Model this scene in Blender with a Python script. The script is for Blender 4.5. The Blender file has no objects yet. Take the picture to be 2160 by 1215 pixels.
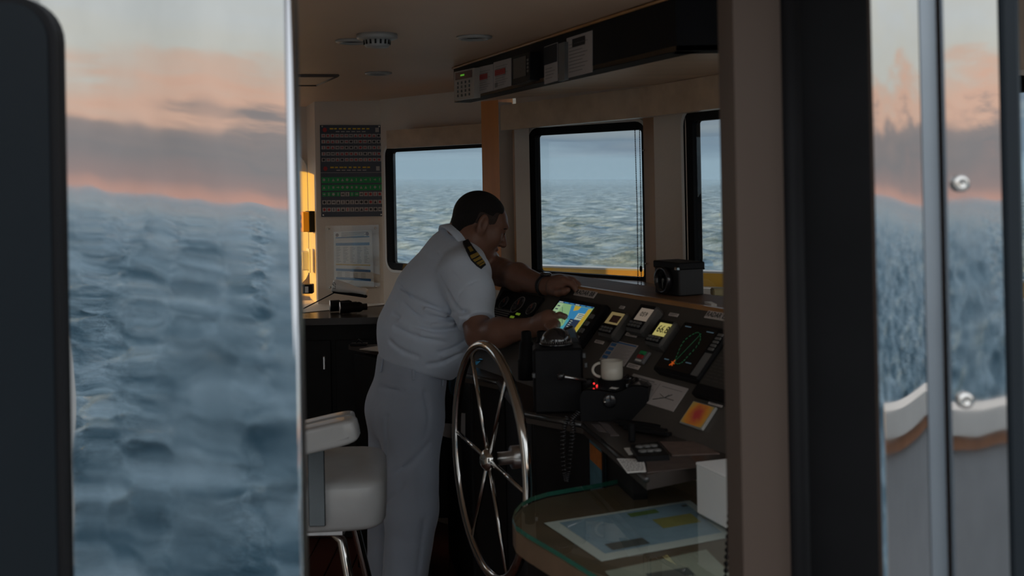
import bpy, math, random
import numpy as np
from mathutils import Vector, Matrix
random.seed(4); rng = np.random.default_rng(7)
SC = bpy.context.scene
COL = SC.collection

# ---------------------------------------------------------------- camera, sky, sun, exposure
FPX, PX0, PY0 = 2400.0, 1080.0, 378.0        # focal length in pixels, horizon row of the 2160x1215 frame
ROLL = math.radians(1.1)                     # the ship heels a little against the horizon
EYE = 1.6
cam = bpy.data.cameras.new('camera'); camo = bpy.data.objects.new('camera', cam); COL.objects.link(camo)
cam.sensor_width = 36.0; cam.lens = FPX / 2160 * 36.0
cam.shift_y = -(607.5 - PY0) / 2160
cam.clip_start = 0.02; cam.clip_end = 60000
camo.matrix_world = Matrix.Translation((0, 0, EYE)) @ Matrix.Rotation(math.radians(90), 4, 'X') @ Matrix.Rotation(-ROLL, 4, 'Z')
cam.dof.use_dof = True; cam.dof.focus_distance = 5.2; cam.dof.aperture_fstop = 6.3
SC.camera = camo
vs = SC.view_settings
vs.view_transform = 'Standard'; vs.look = 'None'; vs.gamma = 1.0; vs.use_curve_mapping = False
vs.exposure = 0.0
SC.cycles.use_denoising = True
SC.cycles.max_bounces = 8; SC.cycles.transparent_max_bounces = 12

def s2l(c):
    return tuple(((v / 255) / 12.92 if v <= 10.3 else ((v / 255 + .055) / 1.055) ** 2.4) for v in c)

def build_world():
    w = bpy.data.worlds.new('sky'); SC.world = w; w.use_nodes = True
    nt = w.node_tree; N = nt.nodes; L = nt.links; N.clear()
    tc = N.new('ShaderNodeTexCoord')
    rot = N.new('ShaderNodeVectorRotate'); rot.rotation_type = 'Y_AXIS'; rot.inputs['Angle'].default_value = -ROLL
    L.new(tc.outputs['Generated'], rot.inputs['Vector'])
    sep = N.new('ShaderNodeSeparateXYZ'); L.new(rot.outputs[0], sep.inputs[0])
    def noise(scale, vscale, det, rough=.55):
        mp = N.new('ShaderNodeMapping'); mp.inputs['Scale'].default_value = (scale, scale, vscale)
        L.new(rot.outputs[0], mp.inputs['Vector'])
        n = N.new('ShaderNodeTexNoise'); n.inputs['Scale'].default_value = 1; n.inputs['Detail'].default_value = det
        n.inputs['Roughness'].default_value = rough
        L.new(mp.outputs[0], n.inputs['Vector']); return n.outputs['Fac']
    def math_(op, a, b=None, c=None):
        m = N.new('ShaderNodeMath'); m.operation = op
        for i, v in enumerate((a, b, c)):
            if v is None: continue
            if isinstance(v, (int, float)): m.inputs[i].default_value = v
            else: L.new(v, m.inputs[i])
        return m.outputs[0]
    n1 = noise(3.0, 26.0, 5); n2 = noise(9.0, 60.0, 4)
    warp = math_('ADD', math_('MULTIPLY', math_('SUBTRACT', n1, .5), .16), math_('MULTIPLY', math_('SUBTRACT', n2, .5), .05))
    # cloud warp fades out at the horizon
    fade = math_('MULTIPLY', math_('MINIMUM', math_('MAXIMUM', math_('MULTIPLY', sep.outputs['Z'], 16.0), 0.0), 1.0), warp)
    el = math_('ADD', sep.outputs['Z'], fade)
    def ramp(stops):
        r = N.new('ShaderNodeValToRGB'); e = r.color_ramp.elements
        while len(e) < len(stops): e.new(.5)
        for k, (p, c) in enumerate(stops):
            e[k].position = p; e[k].color = (*s2l(c), 1)
        L.new(el, r.inputs[0]); return r.outputs[0]
    # ahead: cool overcast over the sea; astern: the bank of cloud lit by the sunset
    front = ramp([(0, (148, 170, 182)), (.016, (146, 167, 179)), (.032, (118, 136, 151)), (.048, (144, 155, 161)), (.066, (121, 135, 149)), (.10, (150, 158, 164)), (.2, (172, 182, 192)), (.36, (222, 230, 238)), (1, (236, 242, 250))])
    back = ramp([(0, (205, 160, 144)), (.012, (160, 142, 138)), (.035, (140, 137, 137)), (.055, (152, 143, 140)), (.075, (226, 186, 163)), (.095, (216, 192, 174)), (.115, (208, 208, 198)), (.2, (206, 212, 212)), (.36, (226, 232, 238)), (1, (236, 242, 250))])
    mr = N.new('ShaderNodeMapRange'); mr.interpolation_type = 'SMOOTHSTEP'
    mr.inputs['From Min'].default_value = .35; mr.inputs['From Max'].default_value = -.45
    L.new(sep.outputs['Y'], mr.inputs['Value'])
    mix = N.new('ShaderNodeMix'); mix.data_type = 'RGBA'
    L.new(mr.outputs[0], mix.inputs['Factor']); L.new(front, mix.inputs['A']); L.new(back, mix.inputs['B'])
    bg = N.new('ShaderNodeBackground'); bg.inputs['Strength'].default_value = 1.95
    L.new(mix.outputs['Result'], bg.inputs['Color'])
    out = N.new('ShaderNodeOutputWorld'); L.new(bg.outputs[0], out.inputs['Surface'])
build_world()

SUN = Vector((.80, .58, -.14)).normalized()          # low evening sun from the port quarter
sl = bpy.data.lights.new('sun', 'SUN'); sl.energy = 6.5; sl.color = (1.0, .50, .04); sl.angle = math.radians(.6)
slo = bpy.data.objects.new('sun', sl); COL.objects.link(slo)
slo.rotation_euler = SUN.to_track_quat('-Z', 'Y').to_euler()

# ---------------------------------------------------------------- projection helpers (turn a place seen in the photo + a depth into a point)
V = lambda *a: np.array(a, float)
O_ = V(0, 0, EYE)
def ray(px, py):
    dx, dy = px - PX0, PY0 - py
    c, s = math.cos(-ROLL), math.sin(-ROLL)
    return V((dx * c - dy * s) / FPX, 1, (dx * s + dy * c) / FPX)
def P(px, py, Y): return O_ + ray(px, py) * Y
def Zp(px, py, z):
    d = ray(px, py); return O_ + d * ((z - EYE) / d[2])
def PL(px, py, p, n):
    d = ray(px, py); return O_ + d * (np.dot(p - O_, n) / np.dot(d, n))
def pix(q):
    q = np.asarray(q) - O_; a, b = q[0] / q[1] * FPX, q[2] / q[1] * FPX
    c, s = math.cos(ROLL), math.sin(ROLL); return PX0 + a * c - b * s, PY0 - (a * s + b * c)
def nrm(v): v = np.asarray(v, float); return v / np.linalg.norm(v)
UP = V(0, 0, 1)
FO = nrm(V(.93, .36, 0)); PT = nrm(V(-.36, .93, 0))    # ship axes: forward, to port
AXW = (V(1, 0, 0), V(0, 1, 0), UP)

# ---------------------------------------------------------------- materials
MATS = {}
def M(name, col=(.5, .5, .5), rough=.5, metal=0., spec=.5, var=0., vscale=8., stretch=(1, 1, 1), bump=0., bscale=60., bstretch=(1, 1, 1),
      emit=None, estr=1., coat=0., col2=None, rvar=0., trans=0., ior=1.45, sheen=0., sss=0., bdist=.02):
    if name in MATS: return MATS[name]
    m = bpy.data.materials.new(name); m.use_nodes = True; MATS[name] = m
    nt = m.node_tree; N = nt.nodes; L = nt.links; b = N['Principled BSDF']
    b.inputs['Roughness'].default_value = rough; b.inputs['Metallic'].default_value = metal
    b.inputs['Specular IOR Level'].default_value = spec; b.inputs['IOR'].default_value = ior
    b.inputs['Coat Weight'].default_value = coat; b.inputs['Coat Roughness'].default_value = .12; b.inputs['Transmission Weight'].default_value = trans
    b.inputs['Sheen Weight'].default_value = sheen
    if sss:
        b.inputs['Subsurface Weight'].default_value = sss; b.inputs['Subsurface Radius'].default_value = (.01, .004, .002); b.inputs['Subsurface Scale'].default_value = .5
    tc = N.new('ShaderNodeTexCoord')
    def noise(sc, st, det=4):
        mp = N.new('ShaderNodeMapping'); mp.inputs['Scale'].default_value = st
        L.new(tc.outputs['Object'], mp.inputs[0])
        n = N.new('ShaderNodeTexNoise'); n.inputs['Scale'].default_value = sc; n.inputs['Detail'].default_value = det
        L.new(mp.outputs[0], n.inputs['Vector']); return n.outputs['Fac']
    f = noise(vscale, stretch)
    r = N.new('ShaderNodeValToRGB')
    c2 = col2 if col2 else tuple(max(0, c * (1 - var)) for c in col)
    r.color_ramp.elements[0].position = .3; r.color_ramp.elements[1].position = .7
    r.color_ramp.elements[0].color = (*c2, 1); r.color_ramp.elements[1].color = (*col, 1)
    L.new(f, r.inputs[0]); L.new(r.outputs[0], b.inputs['Base Color'])
    if rvar:
        mr = N.new('ShaderNodeMapRange'); mr.inputs['To Min'].default_value = max(.01, rough - rvar); mr.inputs['To Max'].default_value = rough + rvar
        L.new(f, mr.inputs[0]); L.new(mr.outputs[0], b.inputs['Roughness'])
    if bump:
        g = noise(bscale, bstretch, 3); bp = N.new('ShaderNodeBump'); bp.inputs['Strength'].default_value = bump; bp.inputs['Distance'].default_value = bdist
        L.new(g, bp.inputs['Height']); L.new(bp.outputs[0], b.inputs['Normal'])
    if emit:
        b.inputs['Emission Color'].default_value = (*emit, 1); b.inputs['Emission Strength'].default_value = estr
    return m

def pane_material(name, tint, glossy_rough=.02, boost=1.0):
    """clear glass sheet: lets light through, mirrors at grazing angles"""
    if name in MATS: return MATS[name]
    m = bpy.data.materials.new(name); m.use_nodes = True; MATS[name] = m
    nt = m.node_tree; N = nt.nodes; L = nt.links; N.clear()
    tr = N.new('ShaderNodeBsdfTransparent'); tr.inputs[0].default_value = (*tint, 1)
    gl = N.new('ShaderNodeBsdfGlossy'); gl.inputs['Roughness'].default_value = glossy_rough
    lw = N.new('ShaderNodeLayerWeight'); lw.inputs['Blend'].default_value = .5
    pw = N.new('ShaderNodeMath'); pw.operation = 'POWER'; pw.inputs[1].default_value = 5; L.new(lw.outputs['Facing'], pw.inputs[0])
    mu = N.new('ShaderNodeMath'); mu.operation = 'MULTIPLY_ADD'; mu.inputs[1].default_value = .96; mu.inputs[2].default_value = .04 * boost; L.new(pw.outputs[0], mu.inputs[0])
    tcn = N.new('ShaderNodeTexCoord'); ns = N.new('ShaderNodeTexNoise'); ns.inputs['Scale'].default_value = 3; L.new(tcn.outputs['Object'], ns.inputs['Vector'])
    m2 = N.new('ShaderNodeMath'); m2.operation = 'MULTIPLY_ADD'; m2.inputs[1].default_value = .2; m2.inputs[2].default_value = .9; L.new(ns.outputs['Fac'], m2.inputs[0])
    m3 = N.new('ShaderNodeMath'); m3.operation = 'MULTIPLY'; L.new(mu.outputs[0], m3.inputs[0]); L.new(m2.outputs[0], m3.inputs[1])
    mx = N.new('ShaderNodeMixShader'); L.new(m3.outputs[0], mx.inputs[0]); L.new(tr.outputs[0], mx.inputs[1]); L.new(gl.outputs[0], mx.inputs[2])
    o = N.new('ShaderNodeOutputMaterial'); L.new(mx.outputs[0], o.inputs[0])
    return m

# ---------------------------------------------------------------- mesh builder
ROOTLOC = {}
class MB:
    def __init__(s): s.v = []; s.f = []; s.m = []; s.sm = []
    def add(s, vs, fs, mat=0, smooth=False):
        k = len(s.v); s.v.extend([tuple(map(float, p)) for p in vs])
        for f in fs: s.f.append(tuple(i + k for i in f)); s.m.append(mat); s.sm.append(smooth)
        return s
    def box(s, c, size, ax=AXW, mat=0, bev=0., smooth=False):
        c = np.asarray(c, float); h = np.asarray(size, float) / 2; b = min(bev, h.min() * .95)
        a = [np.asarray(x, float) for x in ax]
        if b <= 0:
            vs = [c + a[0] * h[0] * i + a[1] * h[1] * j + a[2] * h[2] * k for i in (-1, 1) for j in (-1, 1) for k in (-1, 1)]
            return s.add(vs, [(0, 1, 3, 2), (4, 6, 7, 5), (0, 4, 5, 1), (2, 3, 7, 6), (0, 2, 6, 4), (1, 5, 7, 3)], mat, smooth)
        vs = []; ix = {}
        for i in (-1, 1):
            for j in (-1, 1):
                for k in (-1, 1):
                    for d in range(3):
                        e = [h[0], h[1], h[2]]
                        for q in range(3):
                            if q != d: e[q] -= b
                        ix[(i, j, k, d)] = len(vs)
                        vs.append(c + a[0] * e[0] * i + a[1] * e[1] * j + a[2] * e[2] * k)
        fs = []
        for d in range(3):
            o = [q for q in range(3) if q != d]
            for sg in (-1, 1):
                q = []
                for (x, y) in ((-1, -1), (1, -1), (1, 1), (-1, 1)):
                    t = [0, 0, 0]; t[d] = sg; t[o[0]] = x; t[o[1]] = y; q.append(ix[(*t, d)])
                fs.append(tuple(q))
            for x in (-1, 1):
                for y in (-1, 1):
                    t0 = [0, 0, 0]; t0[d] = -1; t0[o[0]] = x; t0[o[1]] = y; t1 = list(t0); t1[d] = 1
                    fs.append((ix[(*t0, o[0])], ix[(*t1, o[0])], ix[(*t1, o[1])], ix[(*t0, o[1])]))
        for i in (-1, 1):
            for j in (-1, 1):
                for k in (-1, 1): fs.append(tuple(ix[(i, j, k, d)] for d in range(3)))
        return s.add(vs, fs, mat, smooth)
    def tube(s, path, r, n=8, closed=False, mat=0, smooth=True, cap=True, flat=None):
        p = [np.asarray(q, float) for q in path]; m = len(p)
        rr = r if hasattr(r, '__len__') else [r] * m
        T = []
        for i in range(m):
            a = p[(i - 1) % m] if (closed or i > 0) else p[i]; b = p[(i + 1) % m] if (closed or i < m - 1) else p[i]
            T.append(nrm(b - a))
        ref = V(0, 0, 1) if abs(T[0][2]) < .9 else V(1, 0, 0)
        if flat is not None: ref = np.asarray(flat[0], float)
        u = nrm(np.cross(T[0], ref)); vs = []; 
        for i in range(m):
            u = nrm(u - T[i] * np.dot(u, T[i])); w = np.cross(T[i], u)
            fu, fw = (1, 1) if flat is None else (flat[1], flat[2])
            for k in range(n):
                t = 2 * math.pi * k / n; vs.append(p[i] + rr[i] * (fu * math.cos(t) * u + fw * math.sin(t) * w))
        fs = []
        for i in range(m if closed else m - 1):
            j = (i + 1) % m
            for k in range(n): fs.append((i * n + k, i * n + (k + 1) % n, j * n + (k + 1) % n, j * n + k))
        if cap and not closed: fs += [tuple(range(n - 1, -1, -1)), tuple((m - 1) * n + k for k in range(n))]
        return s.add(vs, fs, mat, smooth)
    def lathe(s, prof, o, ax=AXW, n=20, mat=0, smooth=True):
        """prof [(r,h)] turned about ax[2]"""
        o = np.asarray(o, float); a = [np.asarray(x, float) for x in ax]; vs = []
        for (r, h) in prof:
            for k in range(n):
                t = 2 * math.pi * k / n; vs.append(o + a[2] * h + r * (math.cos(t) * a[0] + math.sin(t) * a[1]))
        fs = [(i * n + k, i * n + (k + 1) % n, (i + 1) * n + (k + 1) % n, (i + 1) * n + k) for i in range(len(prof) - 1) for k in range(n)]
        if prof[0][0] > 1e-6: fs.append(tuple(range(n - 1, -1, -1)))
        if prof[-1][0] > 1e-6: fs.append(tuple((len(prof) - 1) * n + k for k in range(n)))
        return s.add(vs, fs, mat, smooth)
    def sphere(s, c, r, ax=AXW, n=14, m=9, mat=0):
        r = (r, r, r) if not hasattr(r, '__len__') else r; c = np.asarray(c, float); a = [np.asarray(x, float) for x in ax]; vs = []
        for i in range(m + 1):
            ph = math.pi * i / m
            for k in range(n):
                t = 2 * math.pi * k / n
                vs.append(c + a[0] * r[0] * math.sin(ph) * math.cos(t) + a[1] * r[1] * math.sin(ph) * math.sin(t) - a[2] * r[2] * math.cos(ph))
        return s.add(vs, [(i * n + k, i * n + (k + 1) % n, (i + 1) * n + (k + 1) % n, (i + 1) * n + k) for i in range(m) for k in range(n)], mat, True)
    def prism(s, poly, vec, mat=0, smooth=False):
        p = [np.asarray(q, float) for q in poly]; n = len(p); vec = np.asarray(vec, float)
        return s.add(p + [q + vec for q in p], [tuple(range(n)), tuple(range(2 * n - 1, n - 1, -1))] + [(i, i + n, (i + 1) % n + n, (i + 1) % n) for i in range(n)], mat, smooth)
    def ring(s, outer, inner, vec, mat=0):
        n = len(outer); vec = np.asarray(vec, float)
        vs = [np.asarray(q, float) for q in outer] + [np.asarray(q, float) for q in inner]; vs += [q + vec for q in vs]; fs = []
        for i in range(n):
            j = (i + 1) % n
            fs += [(i, j, n + j, n + i), (2 * n + i, 3 * n + i, 3 * n + j, 2 * n + j), (i, 2 * n + i, 2 * n + j, j), (n + i, n + j, 3 * n + j, 3 * n + i)]
        return s.add(vs, fs, mat)
    def quad(s, a, b, c, d, mat=0): return s.add([a, b, c, d], [(0, 1, 2, 3)], mat)
    def build(s, name, mats, parent=None):
        me = bpy.data.meshes.new(name); v = np.array(s.v)
        if parent is None: loc = np.array([(v[:, 0].min() + v[:, 0].max()) / 2, (v[:, 1].min() + v[:, 1].max()) / 2, v[:, 2].min()])
        else: loc = ROOTLOC[parent.name]
        me.from_pydata((v - loc).tolist(), [], s.f)
        for m in (mats if isinstance(mats, (list, tuple)) else [mats]): me.materials.append(m)
        me.polygons.foreach_set('material_index', s.m); me.polygons.foreach_set('use_smooth', s.sm)
        me.validate(); me.update()
        o = bpy.data.objects.new(name, me); COL.objects.link(o)
        if parent is None: o.location = loc
        else: o.parent = parent
        ROOTLOC[o.name] = loc
        return o
def tag(o, label=None, cat=None, group=None, kind=None):
    if label: o['label'] = label
    if cat: o['category'] = cat
    if group: o['group'] = group
    if kind: o['kind'] = kind
    return o
def thing(name, loc, label, cat=None, group=None, kind=None):
    o = bpy.data.objects.new(name, None); COL.objects.link(o); o.location = tuple(loc); o.empty_display_size = .05
    ROOTLOC[o.name] = np.asarray(loc, float)
    return tag(o, label, cat, group, kind)
def struct(name, mb, mat, label=None, parent=None):
    o = mb.build(name, mat, parent)
    if parent is None: o['kind'] = 'structure'
    if label: o['label'] = label
    return o
TXT = {}
def text2d(txt, bold=0.):
    """flat glyph mesh of a word, height about 1, centred"""
    if (txt, bold) in TXT: return TXT[(txt, bold)]
    c = bpy.data.curves.new('txt', 'FONT'); c.body = txt; c.align_x = 'CENTER'; c.align_y = 'CENTER'; c.resolution_u = 2; c.offset = bold
    o = bpy.data.objects.new('txt', c); COL.objects.link(o)
    me = o.to_mesh(); vs = [tuple(v.co)[:2] for v in me.vertices]; fs = [tuple(p.vertices) for p in me.polygons]
    o.to_mesh_clear(); bpy.data.objects.remove(o); bpy.data.curves.remove(c)
    TXT[(txt, bold)] = (vs, fs); return vs, fs
def put_text(mb, txt, c, u, v, h, mat=0, w=None, bold=0., shear=0.):
    vs, fs = text2d(txt, bold)
    a = np.array(vs); k = h / .72; kx = k if w is None else w / max(1e-6, a[:, 0].max() - a[:, 0].min())
    mb.add([np.asarray(c) + np.asarray(u) * (x * kx + shear * y * k) + np.asarray(v) * y * k for x, y in vs], fs, mat)
def rrect(w, h, r, k=5):
    """rounded rectangle outline, counterclockwise, 4*(k+1) points"""
    pts = []
    for (sx, sy, a0) in ((1, 1, 0), (-1, 1, 90), (-1, -1, 180), (1, -1, 270)):
        for i in range(k + 1):
            t = math.radians(a0 + 90 * i / k); pts.append((sx * (w / 2 - r) + r * math.cos(t), sy * (h / 2 - r) + r * math.sin(t)))
    return pts
def to3(pts, c, u, v): return [np.asarray(c) + np.asarray(u) * x + np.asarray(v) * y for x, y in pts]
# ---------------------------------------------------------------- shared materials
m_wall = M('cream_panel', (.66, .56, .46), .45, var=.12, vscale=3, bump=.05, bscale=90)
m_wood = M('varnished_wood', (.45, .22, .08), .35, var=.35, vscale=9, stretch=(1, 1, .12), coat=.2)
m_woodlight = M('oak_veneer', (.56, .39, .25), .35, var=.25, vscale=14, stretch=(.15, 1, 1), coat=.15)
m_ceil = M('ceiling_panel', (.68, .48, .34), .5, var=.08, vscale=2)
m_floor = M('red_brown_floor', (.15, .05, .035), .4, var=.4, vscale=5, stretch=(.3, 1, 1), coat=.2)
m_black = M('black_rubber', (.007, .007, .008), .6, var=.3, spec=.15)
m_blackpl = M('black_plastic', (.009, .009, .010), .45, spec=.15, var=.3, vscale=30, bump=.08, bscale=400)
m_blackgl = M('black_gloss', (.012, .012, .014), .12, coat=.5)
m_dark = M('dark_laminate', (.012, .0115, .0115), .5, spec=.15, var=.3, vscale=12)
m_console = M('console_grey', (.075, .066, .058), .5, var=.15, vscale=10, bump=.06, bscale=300)
m_desk = M('desk_brown', (.05, .04, .035), .3, var=.25, vscale=10)
m_chrome = M('chrome', (.62, .60, .57), .12, 1.0, var=.1)
m_steel = M('brushed_steel', (.55, .55, .55), .28, 1.0, var=.15, vscale=20, stretch=(1, 1, .1))
m_white = M('white_paint', (.72, .70, .66), .4, var=.06)
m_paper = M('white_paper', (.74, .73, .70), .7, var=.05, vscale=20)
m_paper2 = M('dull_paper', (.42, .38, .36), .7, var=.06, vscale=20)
m_ink = M('black_ink', (.02, .02, .022), .7, var=.2)
m_grey = M('grey_plastic', (.13, .13, .125), .45, var=.15, vscale=20)
m_red = M('red_ink', (.4, .03, .03), .6, var=.1); m_green = M('green_ink', (.02, .30, .09), .6, var=.1); m_blue = M('blue_ink', (.05, .17, .38), .6, var=.15)
m_yellow = M('yellow_ink', (.65, .42, .03), .6, var=.1)
m_pane = pane_material('window_glass', (.68, .70, .71))

# ---------------------------------------------------------------- sea
def build_sea():
    def arc(a0, a1, n): return list(np.linspace(math.radians(a0), math.radians(a1), n, endpoint=False))
    # azimuth measured from +Y to +X; finer where the sea is looked at directly or by mirror
    az = np.array(arc(-28, 30, 280) + arc(30, 100, 40) + arc(100, 215, 190) + arc(215, 332, 60))
    r = np.concatenate([5 * np.exp(np.linspace(0, math.log(3), 100, endpoint=False)), 15 * np.exp(np.linspace(0, math.log(32), 640, endpoint=False)), 480 * np.exp(np.linspace(0, math.log(6), 280, endpoint=False)), 2880 * np.exp(np.linspace(0, math.log(9), 40))]); nr = len(r)
    step = np.gradient(r)
    R, A = np.meshgrid(r, az, indexing='ij'); X = R * np.sin(A); Y = R * np.cos(A)
    H = np.zeros_like(X); dx = np.zeros_like(X); dy = np.zeros_like(X)
    g = np.random.default_rng(11)
    grid = np.repeat(step[:, None], len(az), 1)
    for i in range(96):
        lam = .6 * (50.0 ** (i / 95)); k = 2 * math.pi / lam
        th = math.radians(258) + g.normal(0, .55); ph = g.uniform(0, 6.28)
        amp = .0205 * lam ** .74 * g.uniform(.5, 1.2) * (1.35 if 1.2 < lam < 9 else (.55 if lam > 11 else 1))
        att = np.clip(1.25 - 2.6 * grid / lam, 0, 1)
        arg = k * (X * math.cos(th) + Y * math.sin(th)) + ph
        H += amp * att * np.cos(arg); q = .9 * amp * att * np.sin(arg); dx -= q * math.cos(th); dy -= q * math.sin(th)
    X2 = X + dx; Y2 = Y + dy
    Zs = -5.6 + H
    base = np.stack([X2, Y2, Zs - X2 * math.tan(ROLL)], -1)      # level sea, seen from a ship heeled by ROLL
    v = base.reshape(-1, 3); na = len(az)
    idx = np.arange(nr * na).reshape(nr, na); nx = np.roll(idx, -1, 1)
    f = np.stack([idx[:-1], nx[:-1], nx[1:], idx[1:]], -1).reshape(-1, 4)
    me = bpy.data.meshes.new('sea'); me.vertices.add(len(v)); me.vertices.foreach_set('co', v.ravel())
    me.loops.add(f.size); me.loops.foreach_set('vertex_index', f.ravel().astype(np.int32))
    me.polygons.add(len(f)); me.polygons.foreach_set('loop_start', np.arange(0, f.size, 4, dtype=np.int32))
    me.polygons.foreach_set('use_smooth', np.ones(len(f), bool)); me.update(calc_edges=True)
    m = bpy.data.materials.new('sea_water'); m.use_nodes = True; nt = m.node_tree; N = nt.nodes; L = nt.links; b = N['Principled BSDF']
    b.inputs['Base Color'].default_value = (.060, .125, .160, 1); b.inputs['Roughness'].default_value = .06; b.inputs['IOR'].default_value = 1.33
    tc = N.new('ShaderNodeTexCoord'); mp = N.new('ShaderNodeMapping'); mp.inputs['Scale'].default_value = (1.0, 1.6, 1); L.new(tc.outputs['Object'], mp.inputs[0])
    n1 = N.new('ShaderNodeTexNoise'); n1.inputs['Scale'].default_value = 2.6; n1.inputs['Detail'].default_value = 8; n1.inputs['Roughness'].default_value = .66; L.new(mp.outputs[0], n1.inputs['Vector'])
    bp = N.new('ShaderNodeBump'); bp.inputs['Strength'].default_value = .9; bp.inputs['Distance'].default_value = .55; L.new(n1.outputs['Fac'], bp.inputs['Height'])
    # sky glitter and dark wave faces painted into the colour as stretched streaks
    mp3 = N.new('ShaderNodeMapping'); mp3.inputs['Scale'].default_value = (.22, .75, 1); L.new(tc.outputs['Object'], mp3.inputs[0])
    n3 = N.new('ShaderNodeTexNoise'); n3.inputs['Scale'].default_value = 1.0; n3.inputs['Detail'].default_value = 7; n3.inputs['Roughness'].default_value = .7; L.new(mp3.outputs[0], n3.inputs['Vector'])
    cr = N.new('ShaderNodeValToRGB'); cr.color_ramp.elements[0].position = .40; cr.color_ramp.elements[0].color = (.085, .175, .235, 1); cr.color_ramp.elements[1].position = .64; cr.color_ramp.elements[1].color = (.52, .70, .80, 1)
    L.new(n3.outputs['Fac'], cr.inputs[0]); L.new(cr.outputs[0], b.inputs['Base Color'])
    mp2 = N.new('ShaderNodeMapping'); mp2.inputs['Scale'].default_value = (.05, .16, 1); L.new(tc.outputs['Object'], mp2.inputs[0])
    n2 = N.new('ShaderNodeTexNoise'); n2.inputs['Scale'].default_value = 1.0; n2.inputs['Detail'].default_value = 6; n2.inputs['Roughness'].default_value = .68; L.new(mp2.outputs[0], n2.inputs['Vector'])
    bp2 = N.new('ShaderNodeBump'); bp2.inputs['Strength'].default_value = .9; bp2.inputs['Distance'].default_value = 1.3; L.new(n2.outputs['Fac'], bp2.inputs['Height']); L.new(bp.outputs[0], bp2.inputs['Normal'])
    L.new(bp2.outputs[0], b.inputs['Normal'])
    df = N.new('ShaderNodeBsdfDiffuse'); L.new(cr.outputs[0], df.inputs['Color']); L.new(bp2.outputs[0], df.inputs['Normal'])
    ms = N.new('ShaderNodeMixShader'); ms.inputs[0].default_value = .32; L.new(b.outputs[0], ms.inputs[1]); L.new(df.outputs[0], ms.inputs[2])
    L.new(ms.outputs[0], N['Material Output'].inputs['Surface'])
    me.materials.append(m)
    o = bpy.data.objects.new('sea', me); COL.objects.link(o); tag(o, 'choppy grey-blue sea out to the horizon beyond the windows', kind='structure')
build_sea()

# ---------------------------------------------------------------- wheelhouse shell
CEIL = 2.0
XA = -1.6                                    # after wall
b = MB(); b.box((0.1, 3.6, -.03), (3.9, 5.4, .06)); fl = struct('floor', b, m_dark, 'dark wheelhouse floor')
# floor boards, laid athwartships
for i in range(34):
    x = XA + .06 + i * .1
    for j in range(2):
        c = MB(); c.box((x, 2.2 + j * 2.6 + (.6 if i % 2 else 0), .006), (.096, 2.56, .012), bev=.003); c.build('plank', m_floor, fl)
b = MB(); b.box((0.1, 3.7, CEIL + .03), (3.9, 5.2, .06)); ceil_o = struct('ceiling', b, m_ceil, 'low ceiling of the wheelhouse')

def holed_wall(name, p0, p1, z0, z1, holes, th, mat, label=None, parent=None, flip=1):
    """straight wall from p0 to p1 (plan), with rectangular openings [(s0,s1,za,zb)] along it"""
    p0 = V(*p0, 0); p1 = V(*p1, 0); u = nrm(p1 - p0); Ln = np.linalg.norm(p1 - p0); n = np.cross(u, UP) * flip
    b = MB(); xs = sorted({0, Ln, *[h[0] for h in holes], *[h[1] for h in holes]})
    for a, c in zip(xs[:-1], xs[1:]):
        mid = (a + c) / 2; hs = sorted([(h[2], h[3]) for h in holes if h[0] <= mid <= h[1]])
        z = z0
        for (za, zb) in hs + [(z1, z1)]:
            if za - z > 1e-4: b.box(p0 + u * mid + n * th / 2 + UP * (z + za) / 2, (c - a, th, za - z), (u, n, UP))
            z = zb
    return struct(name, b, mat, label, parent)

# after wall at the left: two unseen windows added to shape the evening sun
holed_wall('wall_aft', (XA, 1.05), (XA, 6.4), 0, CEIL, [(4.02 - 1.05, 4.66 - 1.05, 1.36, 1.80), (5.17 - 1.05, 6.15 - 1.05, 1.10, 1.76)], -.06, m_wall, 'cream after wall with window openings added for the evening sun')

m_clear = pane_material('clear_glass', (.96, .97, .97))
for k, (ya, yb2, za, zb2) in enumerate(((4.02, 4.66, 1.36, 1.80), (5.17, 6.15, 1.10, 1.76))):
    c_ = V(XA - .03, (ya + yb2) / 2, (za + zb2) / 2)
    t = thing('window_%d' % (5 + k), c_, ('unseen after window nearer the doorway, added for the evening sun' if k == 0 else 'unseen after window in the far port corner, added to let the evening sun in'), kind='structure')
    b = MB(); b.box(c_, (.006, yb2 - ya, zb2 - za)); b.build('pane', m_clear, t)
# poster column, lit return and port wall
C0 = P(667, 420, 5.6); C1 = P(811, 420, 5.6); C2 = P(650, 420, 5.92)
b = MB(); z0 = 0
b.prism([V(C0[0], 5.6, 0), V(C1[0], 5.6, 0), V(C1[0] - .10, 6.0, 0), V(C2[0], 5.92, 0)], (0, 0, CEIL)); struct('wall_column', b, m_wall, 'cream column carrying the sign chart beside the port window')
PWX0 = XA; PWX1 = C2[0]
wl = P(600, 420, 5.95)[0]; wr = P(641, 420, 5.95)[0]
holed_wall('wall_port', (XA, 5.95), (PWX1 + .04, 5.95), 0, CEIL, [(wl - .25 - XA, wr - XA, 1.09, 1.73)], -.06, m_wall, 'cream port wall behind the sign chart column')
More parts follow.
